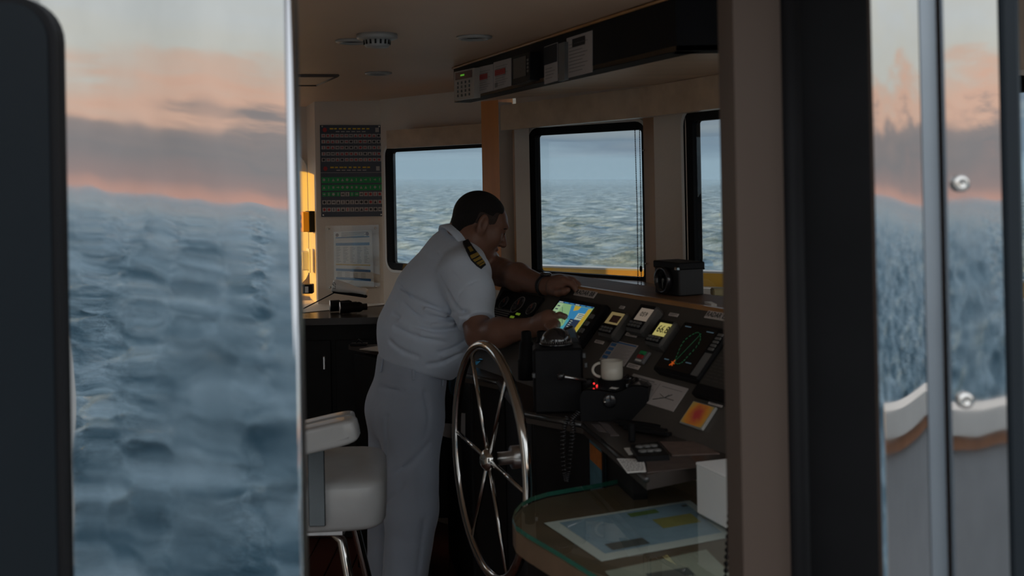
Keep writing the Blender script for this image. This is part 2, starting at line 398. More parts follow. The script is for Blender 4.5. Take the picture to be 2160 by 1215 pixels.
# ---------------------------------------------------------------- front windows
def window(n, pl, pr, z0, z1, gask, ml, mr, zlo, zhi, label, rad=.05, wallmat=None, depth=.05, trimw=.012):
    pl = V(pl[0], pl[1], 0); pr = V(pr[0], pr[1], 0); u = nrm(pr - pl); w = np.linalg.norm(pr - pl); h = z1 - z0
    out = nrm(np.cross(UP, u)); out = out if out[1] > 0 else -out           # towards the sea
    c = (pl + pr) / 2 + UP * (z0 + z1) / 2
    root = thing('window_%d' % n, (c[0], c[1], zlo), label, kind='structure')
    inner = rrect(w, h, .012); gout = rrect(w + 2 * gask, h + 2 * gask, rad); tout = rrect(w + 2 * gask + 2 * trimw, h + 2 * gask + 2 * trimw, rad + trimw)
    # wall panel around the opening; its outline has one point per opening point
    def outer(k=5):
        pts = []
        cx = [(w / 2 + mr, zhi - c[2]), (-w / 2 - ml, zhi - c[2]), (-w / 2 - ml, zlo - c[2]), (w / 2 + mr, zlo - c[2])]
        for q in cx: pts += [q] * (k + 1)
        return pts
    b = MB(); b.ring(to3(outer(), c, u, UP), to3(tout, c, u, UP), out * depth); b.build('wall_panel', wallmat or m_wall, root)
    b = MB(); b.ring(to3(tout, c - out * .006, u, UP), to3(gout, c - out * .006, u, UP), out * .03); b.build('frame_trim', m_white, root)
    b = MB(); b.ring(to3(gout, c - out * .004, u, UP), to3(inner, c + out * .004, u, UP), out * .03); b.build('gasket', m_black, root)
    b = MB(); b.prism(to3(rrect(w + .01, h + .01, .012), c + out * .012, u, UP), out * .006); b.build('pane', m_pane, root)
    return u, out, c
W1 = (P(824, 430, 5.5), P(1019, 430, 5.0)); W2 = (P(1129, 430, 4.54), P(1354, 430, 4.14)); W3 = (P(1461, 430, 3.50), P(2175, 430, 2.44))
window(1, W1[0], W1[1], 1.206, 1.742, .032, .07, .12, .9, CEIL, 'port bow window with rounded black gasket, sea beyond')
window(2, W2[0], W2[1], 1.232, 1.772, .03, .10, .12, .9, CEIL, 'middle bow window with black gasket above the plotter')
window(3, W3[0], W3[1], 1.215, 1.768, .035, .20, .3, .9, CEIL, 'starboard bow window behind the dial box')
# posts, reveals and beams between the windows
b = MB(); a0 = P(1018, 400, 4.72); a1 = P(1054, 400, 4.60)
b.prism([V(a0[0], a0[1], 1.15), V(a1[0], a1[1], 1.15), V(a1[0] + .06, a1[1] + .12, 1.15), V(a0[0] + .05, a0[1] + .16, 1.15)], (0, 0, .85)); struct('trim_1', b, M('orange_varnish', (.75, .29, .08), .4, spec=.2, var=.25, vscale=9, stretch=(1, 1, .12)), 'varnished post between the port and middle windows')
b = MB(); a0 = P(1055, 400, 4.56); a1 = P(1083, 400, 4.60)
b.prism([V(a0[0], a0[1], 1.15), V(a1[0], a1[1], 1.15), V(a1[0], a1[1] + .04, 1.15), V(a0[0], a0[1] + .04, 1.15)], (0, 0, .76)); struct('trim_2', b, m_wall, 'cream reveal strip beside the varnished post')
b = MB(); a0 = P(1083, 400, 4.50); a1 = P(1087, 400, 4.50)
b.box((a0 + a1) / 2 * V(1, 1, 0) + V(0, .03, 1.52), (a1[0] - a0[0], .05, .66)); struct('trim_3', b, m_wood, 'thin varnished strip left of the middle window')
b = MB(); a0 = P(1087, 400, 4.50); a1 = P(1118, 400, 4.54)
b.prism([V(a0[0], a0[1], 1.15), V(a1[0], a1[1] - .015, 1.15), V(a1[0], a1[1] + .0, 1.15), V(a0[0], a0[1] + .04, 1.15)], (0, 0, .66)); struct('trim_4', b, m_wall, 'cream reveal at the left edge of the middle window')
b = MB(); a0 = P(1359, 400, 4.08); a1 = P(1384, 400, 3.98)
b.prism([V(a0[0], a0[1], 1.15), V(a1[0], a1[1], 1.15), V(a1[0] + .05, a1[1] + .1, 1.15), V(a0[0] + .05, a0[1] + .1, 1.15)], (0, 0, .75)); o = struct('trim_5', b, m_wood, 'varnished post right of the middle window')
for yy in (317, 556):
    q = P(1357.5 + (yy - 317) * .02, yy, 4.07); c = MB(); c.sphere(q, .004, n=8, m=6); c.build('screw', m_chrome, o)
b = MB(); a0 = P(1391, 400, 3.96); a1 = P(1401, 400, 3.9)
b.prism([V(a0[0], a0[1], 1.15), V(a1[0], a1[1], 1.15), V(a1[0] + .05, a1[1] + .1, 1.15), V(a0[0] + .05, a0[1] + .1, 1.15)], (0, 0, .68)); struct('trim_6', b, m_wood, 'narrow varnished strip beside the grey reveal')
b = MB(); a0 = P(1401, 400, 3.9); a1 = P(1448, 400, 3.52)
b.prism([V(a0[0], a0[1], 1.15), V(a1[0], a1[1], 1.15), V(a1[0] + .05, a1[1] + .02, 1.15), V(a0[0] + .05, a0[1] + .02, 1.15)], (0, 0, .66)); struct('trim_7', b, m_wall, 'grey-cream reveal at the left edge of the starboard window')
# header boards over the windows
h0 = P(815, 280, 5.35); h1 = P(1017, 270, 4.86)
b = MB(); b.prism([V(h0[0], h0[1], 1.755), V(h1[0], h1[1], 1.755), V(h1[0] + .03, h1[1] + .03, 1.755), V(h0[0] + .03, h0[1] + .03, 1.755)], (0, 0, .085)); struct('trim_8', b, m_woodlight, 'oak header board over the port window')
g0 = P(1056, 250, 4.22); g1 = P(1348, 230, 3.50); g2 = P(1790, 200, 2.60)
for k, (p, q, nm) in enumerate(((g0, g1, 'oak header board over the middle window'), (g1, g2, 'oak header board over the starboard window'))):
    b = MB(); b.prism([V(p[0], p[1], 1.782), V(q[0], q[1], 1.782), V(q[0] + .03, q[1] + .02, 1.782), V(p[0] + .03, p[1] + .02, 1.782)], (0, 0, .092)); struct('trim_%d' % (9 + k), b, m_woodlight, nm)
# rest of the shell: lower front wall follows the windows
b = MB()
ch = [V(C1[0], 5.6, 0), V(W1[0][0] - .02, 5.56, 0), V(-.05, 4.95, 0), V(.15, 4.55, 0), V(.62, 4.1, 0), V(.72, 3.6, 0), V(1.35, 2.3, 0), V(1.5, 1.5, 0)]
for p, q in zip(ch[:-1], ch[1:]):
    b.prism([p, q, q + V(.05, .04, 0), p + V(.05, .04, 0)], (0, 0, 1.0))
struct('wall_front', b, m_wall, 'cream front wall below the windows')

# ---------------------------------------------------------------- bulwark outside the bow windows
k0 = P(1060, 570, 6.6); k1 = P(1215, 571.5, 6.3); k2 = P(1560, 584, 5.75); k3 = P(2300, 600, 4.9)
root = thing('bulwark', (k1[0], k1[1], 0), 'terracotta bulwark with white cap rail outside the bow windows', kind='structure')
fb = MB(); cb = MB(); bb = MB()
for p, q in zip((k0, k1, k2), (k1, k2, k3)):
    p = V(p[0], p[1], 0); q = V(q[0], q[1], 0); n = nrm(np.cross(q - p, UP)); n = n if n[1] < 0 else -n
    fb.prism([p, q, q - n * .05, p - n * .05], (0, 0, 1.098)); cb.prism([p + n * .004 + UP * 1.098, q + n * .004 + UP * 1.098, q - n * .09 + UP * 1.098, p - n * .09 + UP * 1.098], (0, 0, .009))
    bb.prism([p + n * .12, q + n * .12, q, p], (0, 0, 1.03))
fb.build('face', M('terracotta_paint', (.90, .52, .07), .45, var=.12), root); cb.build('cap_rail', m_white, root); bb.build('ledge', m_white, root)

# ---------------------------------------------------------------- doorway in the foreground: mirror-polished steel door at the left
def steel_mirror():
    m = bpy.data.materials.new('polished_steel'); m.use_nodes = True; MATS['polished_steel'] = m
    nt = m.node_tree; N = nt.nodes; L = nt.links; b = N['Principled BSDF']; b.inputs['Metallic'].default_value = 1
    tc = N.new('ShaderNodeTexCoord')
    def nz(scale, st, det=4):
        mp = N.new('ShaderNodeMapping'); mp.inputs['Scale'].default_value = st; L.new(tc.outputs['Object'], mp.inputs[0])
        n = N.new('ShaderNodeTexNoise'); n.inputs['Scale'].default_value = scale; n.inputs['Detail'].default_value = det; L.new(mp.outputs[0], n.inputs['Vector']); return n.outputs['Fac']
    a = nz(14, (1, 1, .18)); r = N.new('ShaderNodeMapRange'); r.inputs['From Min'].default_value = .35; r.inputs['From Max'].default_value = .75
    r.inputs['To Min'].default_value = .012; r.inputs['To Max'].default_value = .06; L.new(a, r.inputs[0]); L.new(r.outputs[0], b.inputs['Roughness'])
    cr = N.new('ShaderNodeValToRGB'); cr.color_ramp.elements[0].position = .25; cr.color_ramp.elements[0].color = (.34, .35, .36, 1); cr.color_ramp.elements[1].position = .6; cr.color_ramp.elements[1].color = (.415, .42, .43, 1)
    L.new(nz(9, (1, 1, .5), 6), cr.inputs[0]); L.new(cr.outputs[0], b.inputs['Base Color'])
    bp = N.new('ShaderNodeBump'); bp.inputs['Strength'].default_value = .06; bp.inputs['Distance'].default_value = .01; L.new(nz(10, (1, 1, .35), 2), bp.inputs['Height']); L.new(bp.outputs[0], b.inputs['Normal'])
    return m
m_mirror = steel_mirror()
YD = 1.15
S = 1 / FPX * YD
dl = P(-60, 600, YD)[0]; dr = P(623, 600, YD)[0]; zt, zb = 2.05, .35
root = thing('door_1', ((dl + dr) / 2, YD, zb), 'mirror-polished steel door reflecting the sunset and sea', kind='structure')
# slightly twisted sheet: the reflected horizon sinks towards the right
b = MB(); nx, nz = 28, 20; vs = []
for i in range(nx + 1):
    for j in range(nz + 1):
        s = i / nx; z = zb + (zt - zb) * j / nz; x = dl + (dr - dl) * s
        tip = math.radians(.12 + .62 * s ** 1.6)
        vs.append((x, YD + (z - 1.5) * math.tan(tip), z))
b.add(vs, [(i * (nz + 1) + j, (i + 1) * (nz + 1) + j, (i + 1) * (nz + 1) + j + 1, i * (nz + 1) + j + 1) for i in range(nx) for j in range(nz)], 0, True)
b.build('steel_sheet', m_mirror, root)
b = MB(); b.box(((dl + dr) / 2, YD + .034, (zt + zb) / 2), (dr - dl - .004, .045, zt - zb), bev=.003); b.build('door_core', m_steel, root)
b = MB(); b.tube([V(dr - .002, YD + .004, zb), V(dr - .002, YD + .004, zt)], .005, n=10); b.build('edge_bead', m_mirror, root)
# dark rounded window in the door
wr_ = P(128, 600, YD - .01)[0]; wl_ = wr_ - .5; tz = P(60, -10, YD - .01)[2]; hz = tz - .45
cc = V((wr_ + wl_) / 2, YD - .012, (tz + .45) / 2)
b = MB(); b.prism(to3(rrect(wr_ - wl_, hz, .045, 8), cc, V(1, 0, 0), UP), V(0, .012, 0)); b.build('window_gasket', m_black, root)
b = MB(); b.prism(to3(rrect(wr_ - wl_ - .014, hz - .014, .04, 8), cc - V(0, .002, 0), V(1, 0, 0), UP), V(0, .004, 0)); b.build('dark_pane', M('dark_glass', (.008, .011, .014), .25, spec=.12), root)
# right jamb: beige post with a step, black seal, steel strips
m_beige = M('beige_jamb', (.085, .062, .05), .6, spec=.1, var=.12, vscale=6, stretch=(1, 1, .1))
root = thing('door_frame', (P(1600, 600, 1.3)[0], 1.3, .3), 'beige jamb, black seal and polished steel strips at the right of the doorway', kind='structure')
def X_(px, Y, py=600): return P(px, py, Y)[0]
zc = P(1690, 985, 1.36)[2]
xa, xb, xc = X_(1557, 1.36), X_(1667, 1.36), X_(1684, 1.36)
prof = [(xa, .2), (xc, .2), (xc, zc - .03)] + [(xc + (xb - xc) * (.5 - .5 * math.cos(math.pi * t / 8)), zc - .03 + .07 * t / 8) for t in range(1, 9)] + [(xb, 2.05), (xa, 2.05)]
b = MB(); b.prism([V(x, 1.36, z) for x, z in prof], V(0, .10, 0)); b.build('beige_post', m_beige, root)
b = MB(); b.box(((X_(1655, 1.40) + X_(1868, 1.40)) / 2, 1.43, 1.15), (X_(1868, 1.40) - X_(1655, 1.40), .06, 1.8)); b.build('black_channel', m_black, root)
b = MB(); b.tube([V(X_(1705, 1.3), 1.36, .2), V(X_(1705, 1.3), 1.36, 2.05)], .012, n=12); b.build('rubber_seal', m_black, root)
def strip(p0, p1, Y, bow, tip, name, mat):
    x0, x1 = X_(p0, Y), X_(p1, Y); n = 16; vs = []; nzs = 12
    for i in range(n + 1):
        s = i / n
        for j in range(nzs + 1):
            z = .3 + 1.75 * j / nzs
            vs.append((x0 + (x1 - x0) * s, Y + bow * ((2 * s - 1) ** 2) + (z - 1.5) * math.tan(tip), z))
    k = len(vs); m1 = nzs + 1
    fs = [(i * m1 + j, (i + 1) * m1 + j, (i + 1) * m1 + j + 1, i * m1 + j + 1) for i in range(n) for j in range(nzs)]
    b = MB(); b.add(vs, fs, 0, True)
    bk = [(v[0], v[1] + .012, v[2]) for v in vs]; b.add(bk, [f[::-1] for f in fs], 0, True)
    for e in (0, n):
        b.add([vs[e * m1], vs[e * m1 + nzs], bk[e * m1 + nzs], bk[e * m1]], [(0, 1, 2, 3)], 0)
    return b.build(name, mat, root)
strip(1851, 1951, 1.16, .0016, math.radians(.55), 'steel_strip', m_mirror)
strip(1952, 1986, 1.165, .0, math.radians(.5), 'bevelled_strip', M('satin_steel', (.27, .31, .35), .42, 1.0, var=.1))
b = MB(); b.box((X_(1993, 1.19), 1.195, 1.15), (.014, .02, 1.8)); b.build('joint', M('brown_sealant', (.10, .07, .06), .6, var=.2), root)
sp = strip(2003, 2117, 1.15, .0004, math.radians(.5), 'steel_strip', m_mirror)
for (px, py) in ((2028, 387), (2037, 845)):
    q = P(px, py, 1.146); c = MB(); ax = (V(1, 0, 0), UP, V(0, -1, 0))
    c.lathe([(.0085, -.002), (.0085, .0005), (.0065, .0028), (.0032, .0036), (.0026, .0012), (0.0, .0008)], q, ax, n=20); c.build('screw_head', m_chrome, sp)
b = MB(); b.box(((X_(2117, 1.16) + X_(2159, 1.16)) / 2, 1.17, 1.15), (X_(2159, 1.16) - X_(2117, 1.16), .03, 1.8), bev=.004); b.build('dark_trim', M('blue_black_paint', (.014, .019, .024), .45, var=.15, spec=.2), root)
# unseen screen added beside the wing deck, shading jamb and rail from the sun
holed_wall('wall_sunblock', (-2.0, -2.6), (-2.0, 1.05), 0, 2.6, [], .05, m_white, 'unseen screen added to shade the bridge wing from the sun')
b = MB(); b.box((.6, -.6, -.04), (5.2, 3.5, .08)); struct('floor_deck', b, M('deck_grey', (.42, .42, .41), .6, var=.15), 'grey deck of the bridge wing')
# bulwark of the wing, behind the camera, seen in the steel strips
p = V(.62, -1.15, 0); q = V(3.1, -1.0, 0); n = V(0, 1, 0)
root = thing('wing_bulwark', p, 'grey bridge wing bulwark with a wooden rail', kind='structure')
b = MB(); b.prism([p, q, q - n * .05, p - n * .05], (0, 0, .82)); b.build('face', M('bulwark_grey', (.36, .37, .38), .5, var=.1), root)
b = MB(); b.prism([p + n * .02 + UP * .82, q + n * .02 + UP * .82, q - n * .06 + UP * .82, p - n * .06 + UP * .82], (0, 0, .045)); b.build('wooden_strake', M('teak', (.42, .20, .11), .5, var=.25, vscale=12), root)
b = MB(); b.prism([p + n * .04 + UP * .865, q + n * .04 + UP * .865, q - n * .10 + UP * .865, p - n * .10 + UP * .865], (0, 0, .075)); b.build('cap_rail', m_white, root)
# ---------------------------------------------------------------- helm console
T1 = Zp(1215, 607, 1.277); T2 = Zp(1552, 661, 1.277)
cu = nrm(T2 - T1); cf = V(-cu[1], cu[0], 0); cf = cf if cf[0] > 0 else -cf
ANG = math.radians(48); cup = cf * math.cos(ANG) + UP * math.sin(ANG); cn = np.cross(cu, cup); cn = cn if np.dot(cn, O_ - T1) > 0 else -cn
CAX = (cu, cup, cn)
def sv(px, py, off=0.):
    q = PL(px, py, T1 + cn * off, cn); return np.dot(q - T1, cu), np.dot(q - T1, cup)
def on(s, v, off=0.): return T1 + cu * s + cup * v + cn * off
ZD = 1.03; VB = -(1.277 - ZD) / math.sin(ANG)
root = thing('helm_console', (T1[0], T1[1], 0), 'long dark helm console with sloping instrument panel under the windows', 'console')
b = MB(); b.prism([on(-.48, 0), on(1.35, 0), on(1.35, VB), on(-.30, VB)], -cn * .02); b.build('slope_panel', m_console, root)
sh = [T1 - cu * .48, T1 + cu * 1.35]
b = MB(); b.prism([sh[0], sh[1], sh[1] + cf * .20, sh[0] + cf * .20], UP * -.022); b.build('top_shelf', M('varnished_shelf', (.17, .09, .05), .5, spec=.2, var=.3, vscale=10), root)
b = MB(); b.box((sh[0] + sh[1]) / 2 + cf * .006 - UP * .002, (1.83, .02, .016), (cu, cf, UP), bev=.004); b.build('shelf_lip', m_wood, root)
edge = [V(-.165, 3.56, ZD)] + [Zp(x, y, ZD) for x, y in ((979, 786), (1051, 801), (1108, 868), (1230, 890), (1370, 1020))]
edge[-1] = Zp(1364, 1003, ZD)
b = MB(); b.prism(edge + [on(1.06, VB), on(-.30, VB) + cf * .03], UP * -.028); b.build('desk_top', m_desk, root)
b = MB()
for k, (p, q) in enumerate(zip(edge[:-1], edge[1:])):
    if k == len(edge) - 2: q = p + (q - p) * .68
    n = nrm(np.cross(q - p, UP)); n = n if np.dot(n, cf) > 0 else -n
    b.prism([p + n * .02 - UP * ZD, q + n * .02 - UP * ZD, q + n * .05 - UP * ZD, p + n * .05 - UP * ZD], UP * (ZD - .03))
b.build('front_face', m_dark, root)
b = MB()
for p, q in zip(edge[1:-1], edge[2:]): b.tube([p - UP * .008, q - UP * .008], .007, n=6)
b.build('edge_strip', M('dark_metal_trim', (.10, .10, .10), .3, .8, var=.2), root)
SB = [V(-.14, 3.98, 0), V(.05, 3.90, 0), V(.12, 4.45, 0), V(-.30, 4.85, 0)]
b = MB(); b.prism(SB, UP * 1.0); b.build('port_cabinet', m_dark, root)
SBn = nrm(np.cross(SB[3] - SB[0], UP)); SBn = SBn if SBn[0] < 0 else -SBn
# sill between console and windows
b = MB(); b.prism([T1 - cu * .48 + cf * .2 - UP * .055, T1 + cu * 1.5 + cf * .2 - UP * .055, V(1.3, 2.4, 1.222), V(.60, 3.55, 1.222), V(.56, 4.06, 1.222), V(.11, 4.55, 1.222), V(-.10, 4.95, 1.222), V(-.42, 5.2, 1.222)], UP * -.03)
struct('trim_11', b, M('varnished_sill', (.36, .20, .10), .25, var=.3, vscale=10, coat=.2), 'wooden sill between console and bow windows')

def slab(pxs, th, off=0.):
    """axis-aligned box on the slope from three or four corner pixels (measured on its front face)"""
    q = [sv(x, y, off + th) for x, y in pxs]; s0 = min(a for a, _ in q); s1 = max(a for a, _ in q); v0 = min(c for _, c in q); v1 = max(c for _, c in q)
    return s0, s1, v0, v1
def avg_rect(tl, tr, br, bl, off=0.):
    a, b_, c, d = [sv(*p, off) for p in (tl, tr, br, bl)]
    return (a[0] + d[0]) / 2, (b_[0] + c[0]) / 2, (c[1] + d[1]) / 2, (a[1] + b_[1]) / 2
def rbox(mb, r, off, th, mat=0, bev=.003): mb.box(on((r[0] + r[1]) / 2, (r[2] + r[3]) / 2, off + th / 2), (r[1] - r[0], r[3] - r[2], th), CAX, mat, bev)
def rquad(mb, r, off, mat=0): mb.quad(on(r[0], r[2], off), on(r[1], r[2], off), on(r[1], r[3], off), on(r[0], r[3], off), mat)
def sub(r, a, b_, c, d): w = r[1] - r[0]; h = r[3] - r[2]; return (r[0] + w * a, r[0] + w * b_, r[2] + h * c, r[2] + h * d)
def base(r): return on((r[0] + r[1]) / 2, (r[2] + r[3]) / 2, 0)

# engraved name plates and small labels on the panel
m_plate = M('grey_plate', (.62, .55, .51), .5, var=.1, vscale=40)
def plate(px, txt, label, name='name_plate', group=None):
    r = avg_rect(*px); t = thing(name, base(r), label, 'label', group)
    p = MB(); rbox(p, r, 0, .0025, bev=.0008); p.build('plate', m_plate, t)
    if txt:
        q = MB(); put_text(q, txt, on((r[0] + r[1]) / 2, (r[2] + r[3]) / 2, .0031), cu, cup, (r[3] - r[2]) * .66, w=(r[1] - r[0]) * .90, bold=.02); q.build('lettering', m_ink, t)
    else:
        q = MB()
        for k in range(2): rr = sub(r, .12, .88 - .2 * k, .58 - .3 * k, .68 - .3 * k); rquad(q, rr, .0028)
        q.build('lettering', m_ink, t)
plate(((1218, 611), (1262, 615.5), (1253, 630), (1210.5, 623)), 'RADAR BB', 'engraved plate reading RADAR BB above the lit plotter')
plate(((1495, 656), (1542.6, 663), (1533, 680), (1487, 669.7)), 'RADAR EB', 'engraved plate reading RADAR EB above the dark radar screen')
for px, lab in ((((1309, 645), (1319, 647), (1316, 653), (1307, 651)), 'tiny plate above the leftmost handheld-style display'),
                (((1372, 629), (1398, 634), (1394, 639), (1369, 633)), 'small plate in front of the black dial box'),
                (((1414, 660), (1433, 663), (1429, 670), (1411, 666)), 'small plate right of the display showing 059'),
                (((1322, 702), (1346, 706.5), (1343, 713), (1320, 708)), 'small plate under the display showing 059'),
                (((1258, 717), (1276, 721), (1272, 727), (1254, 723)), 'small plate beside the compass dome'),
                (((1327, 766), (1352, 772), (1347, 781), (1322, 775)), 'small plate under the red and green switch'),
                (((1499, 845), (1527, 853), (1523, 861), (1494, 852)), 'small plate beside the yellow picture')):
    plate(px, None, lab, 'small_plate')

# gauge cluster
r = avg_rect((1066, 615), (1149, 631), (1108, 692), (1030, 672))
t = thing('gauge_panel', base(r), 'black engine panel with three round gauges beside the captain\'s arm', 'gauge panel')
b = MB(); rbox(b, r, 0, .012); b.build('body', m_blackpl, t)
m_ring = M('pale_print', (.34, .30, .27), .5, var=.1)
def gauge(px, py, rad, parent):
    s, v = sv(px, py, .014); d = MB(); d.lathe([(rad, .012), (rad, .0145), (rad * .93, .0148), (rad * .92, .0135), (0, .0135)], on(s, v, 0), CAX, n=28); g = d.build('gauge', M('gauge_black', (.02, .02, .022), .3), parent)
    k = MB()
    n = 36
    for i in range(n):
        a0, a1 = 2 * math.pi * i / n, 2 * math.pi * (i + 1) / n
        k.quad(*[on(s + rr * math.cos(a), v + rr * math.sin(a), .0152) for rr, a in ((rad * .93, a0), (rad, a0), (rad, a1), (rad * .93, a1))])
    for i in range(11):
        a = math.radians(225 - 27 * i); l = .70 if i % 2 else .62
        c, sn = math.cos(a), math.sin(a); w = .0006
        k.quad(on(s + rad * l * c - w * sn, v + rad * l * sn + w * c, .0142), on(s + rad * .84 * c - w * sn, v + rad * .84 * sn + w * c, .0142), on(s + rad * .84 * c + w * sn, v + rad * .84 * sn - w * c, .0142), on(s + rad * l * c + w * sn, v + rad * l * sn - w * c, .0142))
    k.build('scale', m_ring, g)
    k = MB(); a = math.radians(120); k.tube([on(s, v, .016), on(s + rad * .7 * math.cos(a), v + rad * .7 * math.sin(a), .016)], .0007, n=5); k.build('needle', M('needle', (.4, .08, .03), .5), g)
    if rad > .028:
        k = MB(); put_text(k, '000', on(s, v - rad * .45, .0143), cu, cup, .006); k.build('counter', m_ring, g)
gauge(1063, 638, .022, t); gauge(1092.5, 643, .031, t); gauge(1120.5, 651, .022, t)
b = MB()
for k in range(4): rquad(b, sub(r, .12, .55, .30 - .07 * k, .33 - .07 * k), .0125)
rquad(b, sub(r, .1, .5, .35, .36), .0125); b.build('legend_lines', m_ring, t)
b = MB()
for (a, c) in ((.70, .27), (.62, .14)): rbox(b, sub(r, a, a + .09, c, c + .07), .012, .002, bev=.0005)
b.build('indicator', M('green_lamp', (.10, .16, .02), .4, emit=(.25, .4, .03), estr=.28), t)

# lit chart plotter
scr = avg_rect((1179.5, 633.7), (1253, 646.6), (1212, 701), (1138.5, 688), .03)
r = (scr[0] - .018, scr[1] + .045, scr[2] - .03, scr[3] + .018)
t = thing('chart_plotter', base(r), 'lit colour chart plotter touched by the captain\'s finger', 'plotter')
b = MB(); rbox(b, r, 0, .026, bev=.006); b.build('housing', m_blackpl, t)
E_ = lambda n, c, k=.8: M(n, tuple(x * .15 for x in c), .3, emit=c, estr=k)
sc = MB(); mats = [E_('chart_land_green', s2l((128, 168, 118))), E_('chart_water', s2l((70, 150, 165))), E_('chart_blue', s2l((50, 125, 170))), E_('chart_dark', s2l((38, 50, 72))), E_('chart_yellow', s2l((178, 152, 50))), E_('chart_white', s2l((170, 180, 165))), E_('chart_bar', s2l((35, 65, 105))), E_('chart_pale_green', s2l((150, 180, 140)))]
def SQ(x0, x1, y0, y1, m, off=.0268): rquad(sc, sub(scr, x0, x1, y0, y1), off, m)
def SP(pts, m, off=.0272): sc.add([on(scr[0] + (scr[1] - scr[0]) * x, scr[2] + (scr[3] - scr[2]) * y, off) for x, y in pts], [tuple(range(len(pts)))], m)
SQ(0, 1, 0, 1, 0); SQ(0, .16, .05, .93, 7, .027); SP([(.40, .93), (.93, .93), (.93, .45), (.7, .35), (.52, .5)], 2); SP([(.50, .93), (.68, .93), (.66, .80), (.55, .74)], 4, .0275)
SP([(.52, .5), (.7, .35), (.75, .05), (.45, .0), (.55, .2)], 1); SP([(.72, .70), (.93, .72), (.93, .48), (.72, .46)], 5, .0275); SP([(.62, .46), (.9, .46), (.9, .02), (.62, .02)], 3, .0277)
SQ(.9, 1, .05, .9, 4, .0278); SQ(0, 1, .94, 1, 6, .0278); SQ(.4, 1, -.0, .04, 1, .028)
for k in range(6): SQ(.02 + .16 * k, .13 + .16 * k, .955, .985, 5 if k % 3 == 0 else 2, .0282)
for k in range(5): SQ(.04, .12, .80 - .12 * k, .84 - .12 * k, 3, .0282)
for k in range(3): SQ(.76, .9, .65 - .06 * k, .67 - .06 * k, 3, .0282)
for k in range(5): SQ(.66, .72, .38 - .07 * k, .40 - .07 * k, 5, .0282)
for (a, c, d, e) in ((.2, .8, .5, .25), (.3, .62, .62, .40)): sc.tube([on(scr[0] + (scr[1] - scr[0]) * a, scr[2] + (scr[3] - scr[2]) * c, .028), on(scr[0] + (scr[1] - scr[0]) * d, scr[2] + (scr[3] - scr[2]) * e, .028)], .0006, n=4, mat=3)
sc.build('chart_screen', mats, t)
for k in range(6):
    c = MB(); c.box(on(scr[1] + .022, scr[3] - .03 - .024 * k, .028), (.02, .014, .005), CAX, bev=.0015); c.build('button', m_grey, t)

# three hand-sized instrument displays
def display(name, body, screen, txt, label, glow, th=.032):
    r = avg_rect(*body, th); t = thing('instrument_display', base(r), label, 'display', 'displays on the console slope')
    b = MB(); rbox(b, r, 0, th, bev=.007); b.build('housing', M('display_grey', (.085, .08, .075), .45, var=.15), t)
    b = MB(); rbox(b, sub(r, .08, .92, .07, .96), th - .001, .003, bev=.001); b.build('faceplate', m_blackpl, t)
    s = avg_rect(*screen, th + .003); b = MB(); rquad(b, s, th + .0028); o = b.build('screen', glow, t)
    if txt:
        q = MB(); put_text(q, txt, on((s[0] + s[1]) / 2 + (.004 if len(txt) > 3 else 0), (s[2] + s[3]) / 2, th + .0034), cu, cup, (s[3] - s[2]) * (.55 if len(txt) > 3 else .36), w=(s[1] - s[0]) * (.92 if len(txt) > 3 else .55), bold=.015); q.build('digits', m_ink, o)
    else:
        q = MB(); rquad(q, sub(s, .25, .9, .15, .75), th + .0032); q.build('sounder_trace', M('trace_brown', (.12, .05, .04), .5, var=.6, vscale=120), o)
    for i in range(4):
        for j in range(2):
            q = sub(r, .16 + .18 * i, .29 + .18 * i, .12 + .11 * j, .2 + .11 * j); c = MB(); rbox(c, q, th + .001, .004, bev=.001); c.build('button', m_grey, t)
c6 = lambda x, y: (1260 + x / 7.147, 620 + y / 7.147)
display('a', ((1287, 653), (1323, 658), (1291, 710), (1258.5, 704)), (c6(210, 265), c6(410, 300), c6(310, 470), c6(110, 440)), None, 'leftmost of the three displays, with a dim brown picture', E_('lcd_dim', s2l((120, 105, 70)), .8))
display('b', ((1349.5, 639), (1387, 644.5), (1352, 701), (1317, 693)), (c6(650, 205), c6(850, 235), c6(740, 420), c6(565, 385)), '059', 'display reading 059, highest of the three', E_('lcd_pink', s2l((120, 108, 96)), .8))
display('c', ((1391.5, 672), (1426.5, 677), (1389, 731), (1353.7, 720)), (c6(945, 430), c6(1130, 455), c6(1000, 650), c6(830, 610)), '66.8', 'display with bright yellow screen reading 66.8', E_('lcd_yellow', s2l((176, 166, 100)), .8))

# starboard radar, screen switched dark with green trails
r = avg_rect((1448, 676), (1541, 694), (1466, 802), (1371, 773), .03)
t = thing('radar_display', base(r), 'large dark radar screen with green trails under the RADAR EB plate', 'radar screen')
b = MB(); rbox(b, r, 0, .028, bev=.004); b.build('housing', m_blackpl, t)
b = MB(); rscr = sub(r, .05, .80, .06, .95); rquad(b, rscr, .0285); scro = b.build('screen', M('radar_black', (.006, .006, .007), .12), t)
b = MB()
for k in range(26):
    a = 2 * math.pi * k / 26 + .1; rx, ry = .20 + .03 * math.sin(3 * a), .36
    p = [on(rscr[0] + (rscr[1] - rscr[0]) * (.52 + rx * math.cos(x) + .12 * math.sin(x) * 0), rscr[2] + (rscr[3] - rscr[2]) * (.5 + ry * math.sin(x)), .0295) for x in (a, a + .16)]
    b.tube(p, .0006, n=4)
b.tube([on(rscr[0] + (rscr[1] - rscr[0]) * .42, rscr[2] + (rscr[3] - rscr[2]) * .16, .0295), on(rscr[0] + (rscr[1] - rscr[0]) * .62, rscr[2] + (rscr[3] - rscr[2]) * .85, .0295)], .0004, n=4)
b.build('radar_trail', E_('trail_green', (.02, .13, .05), .35), scro)
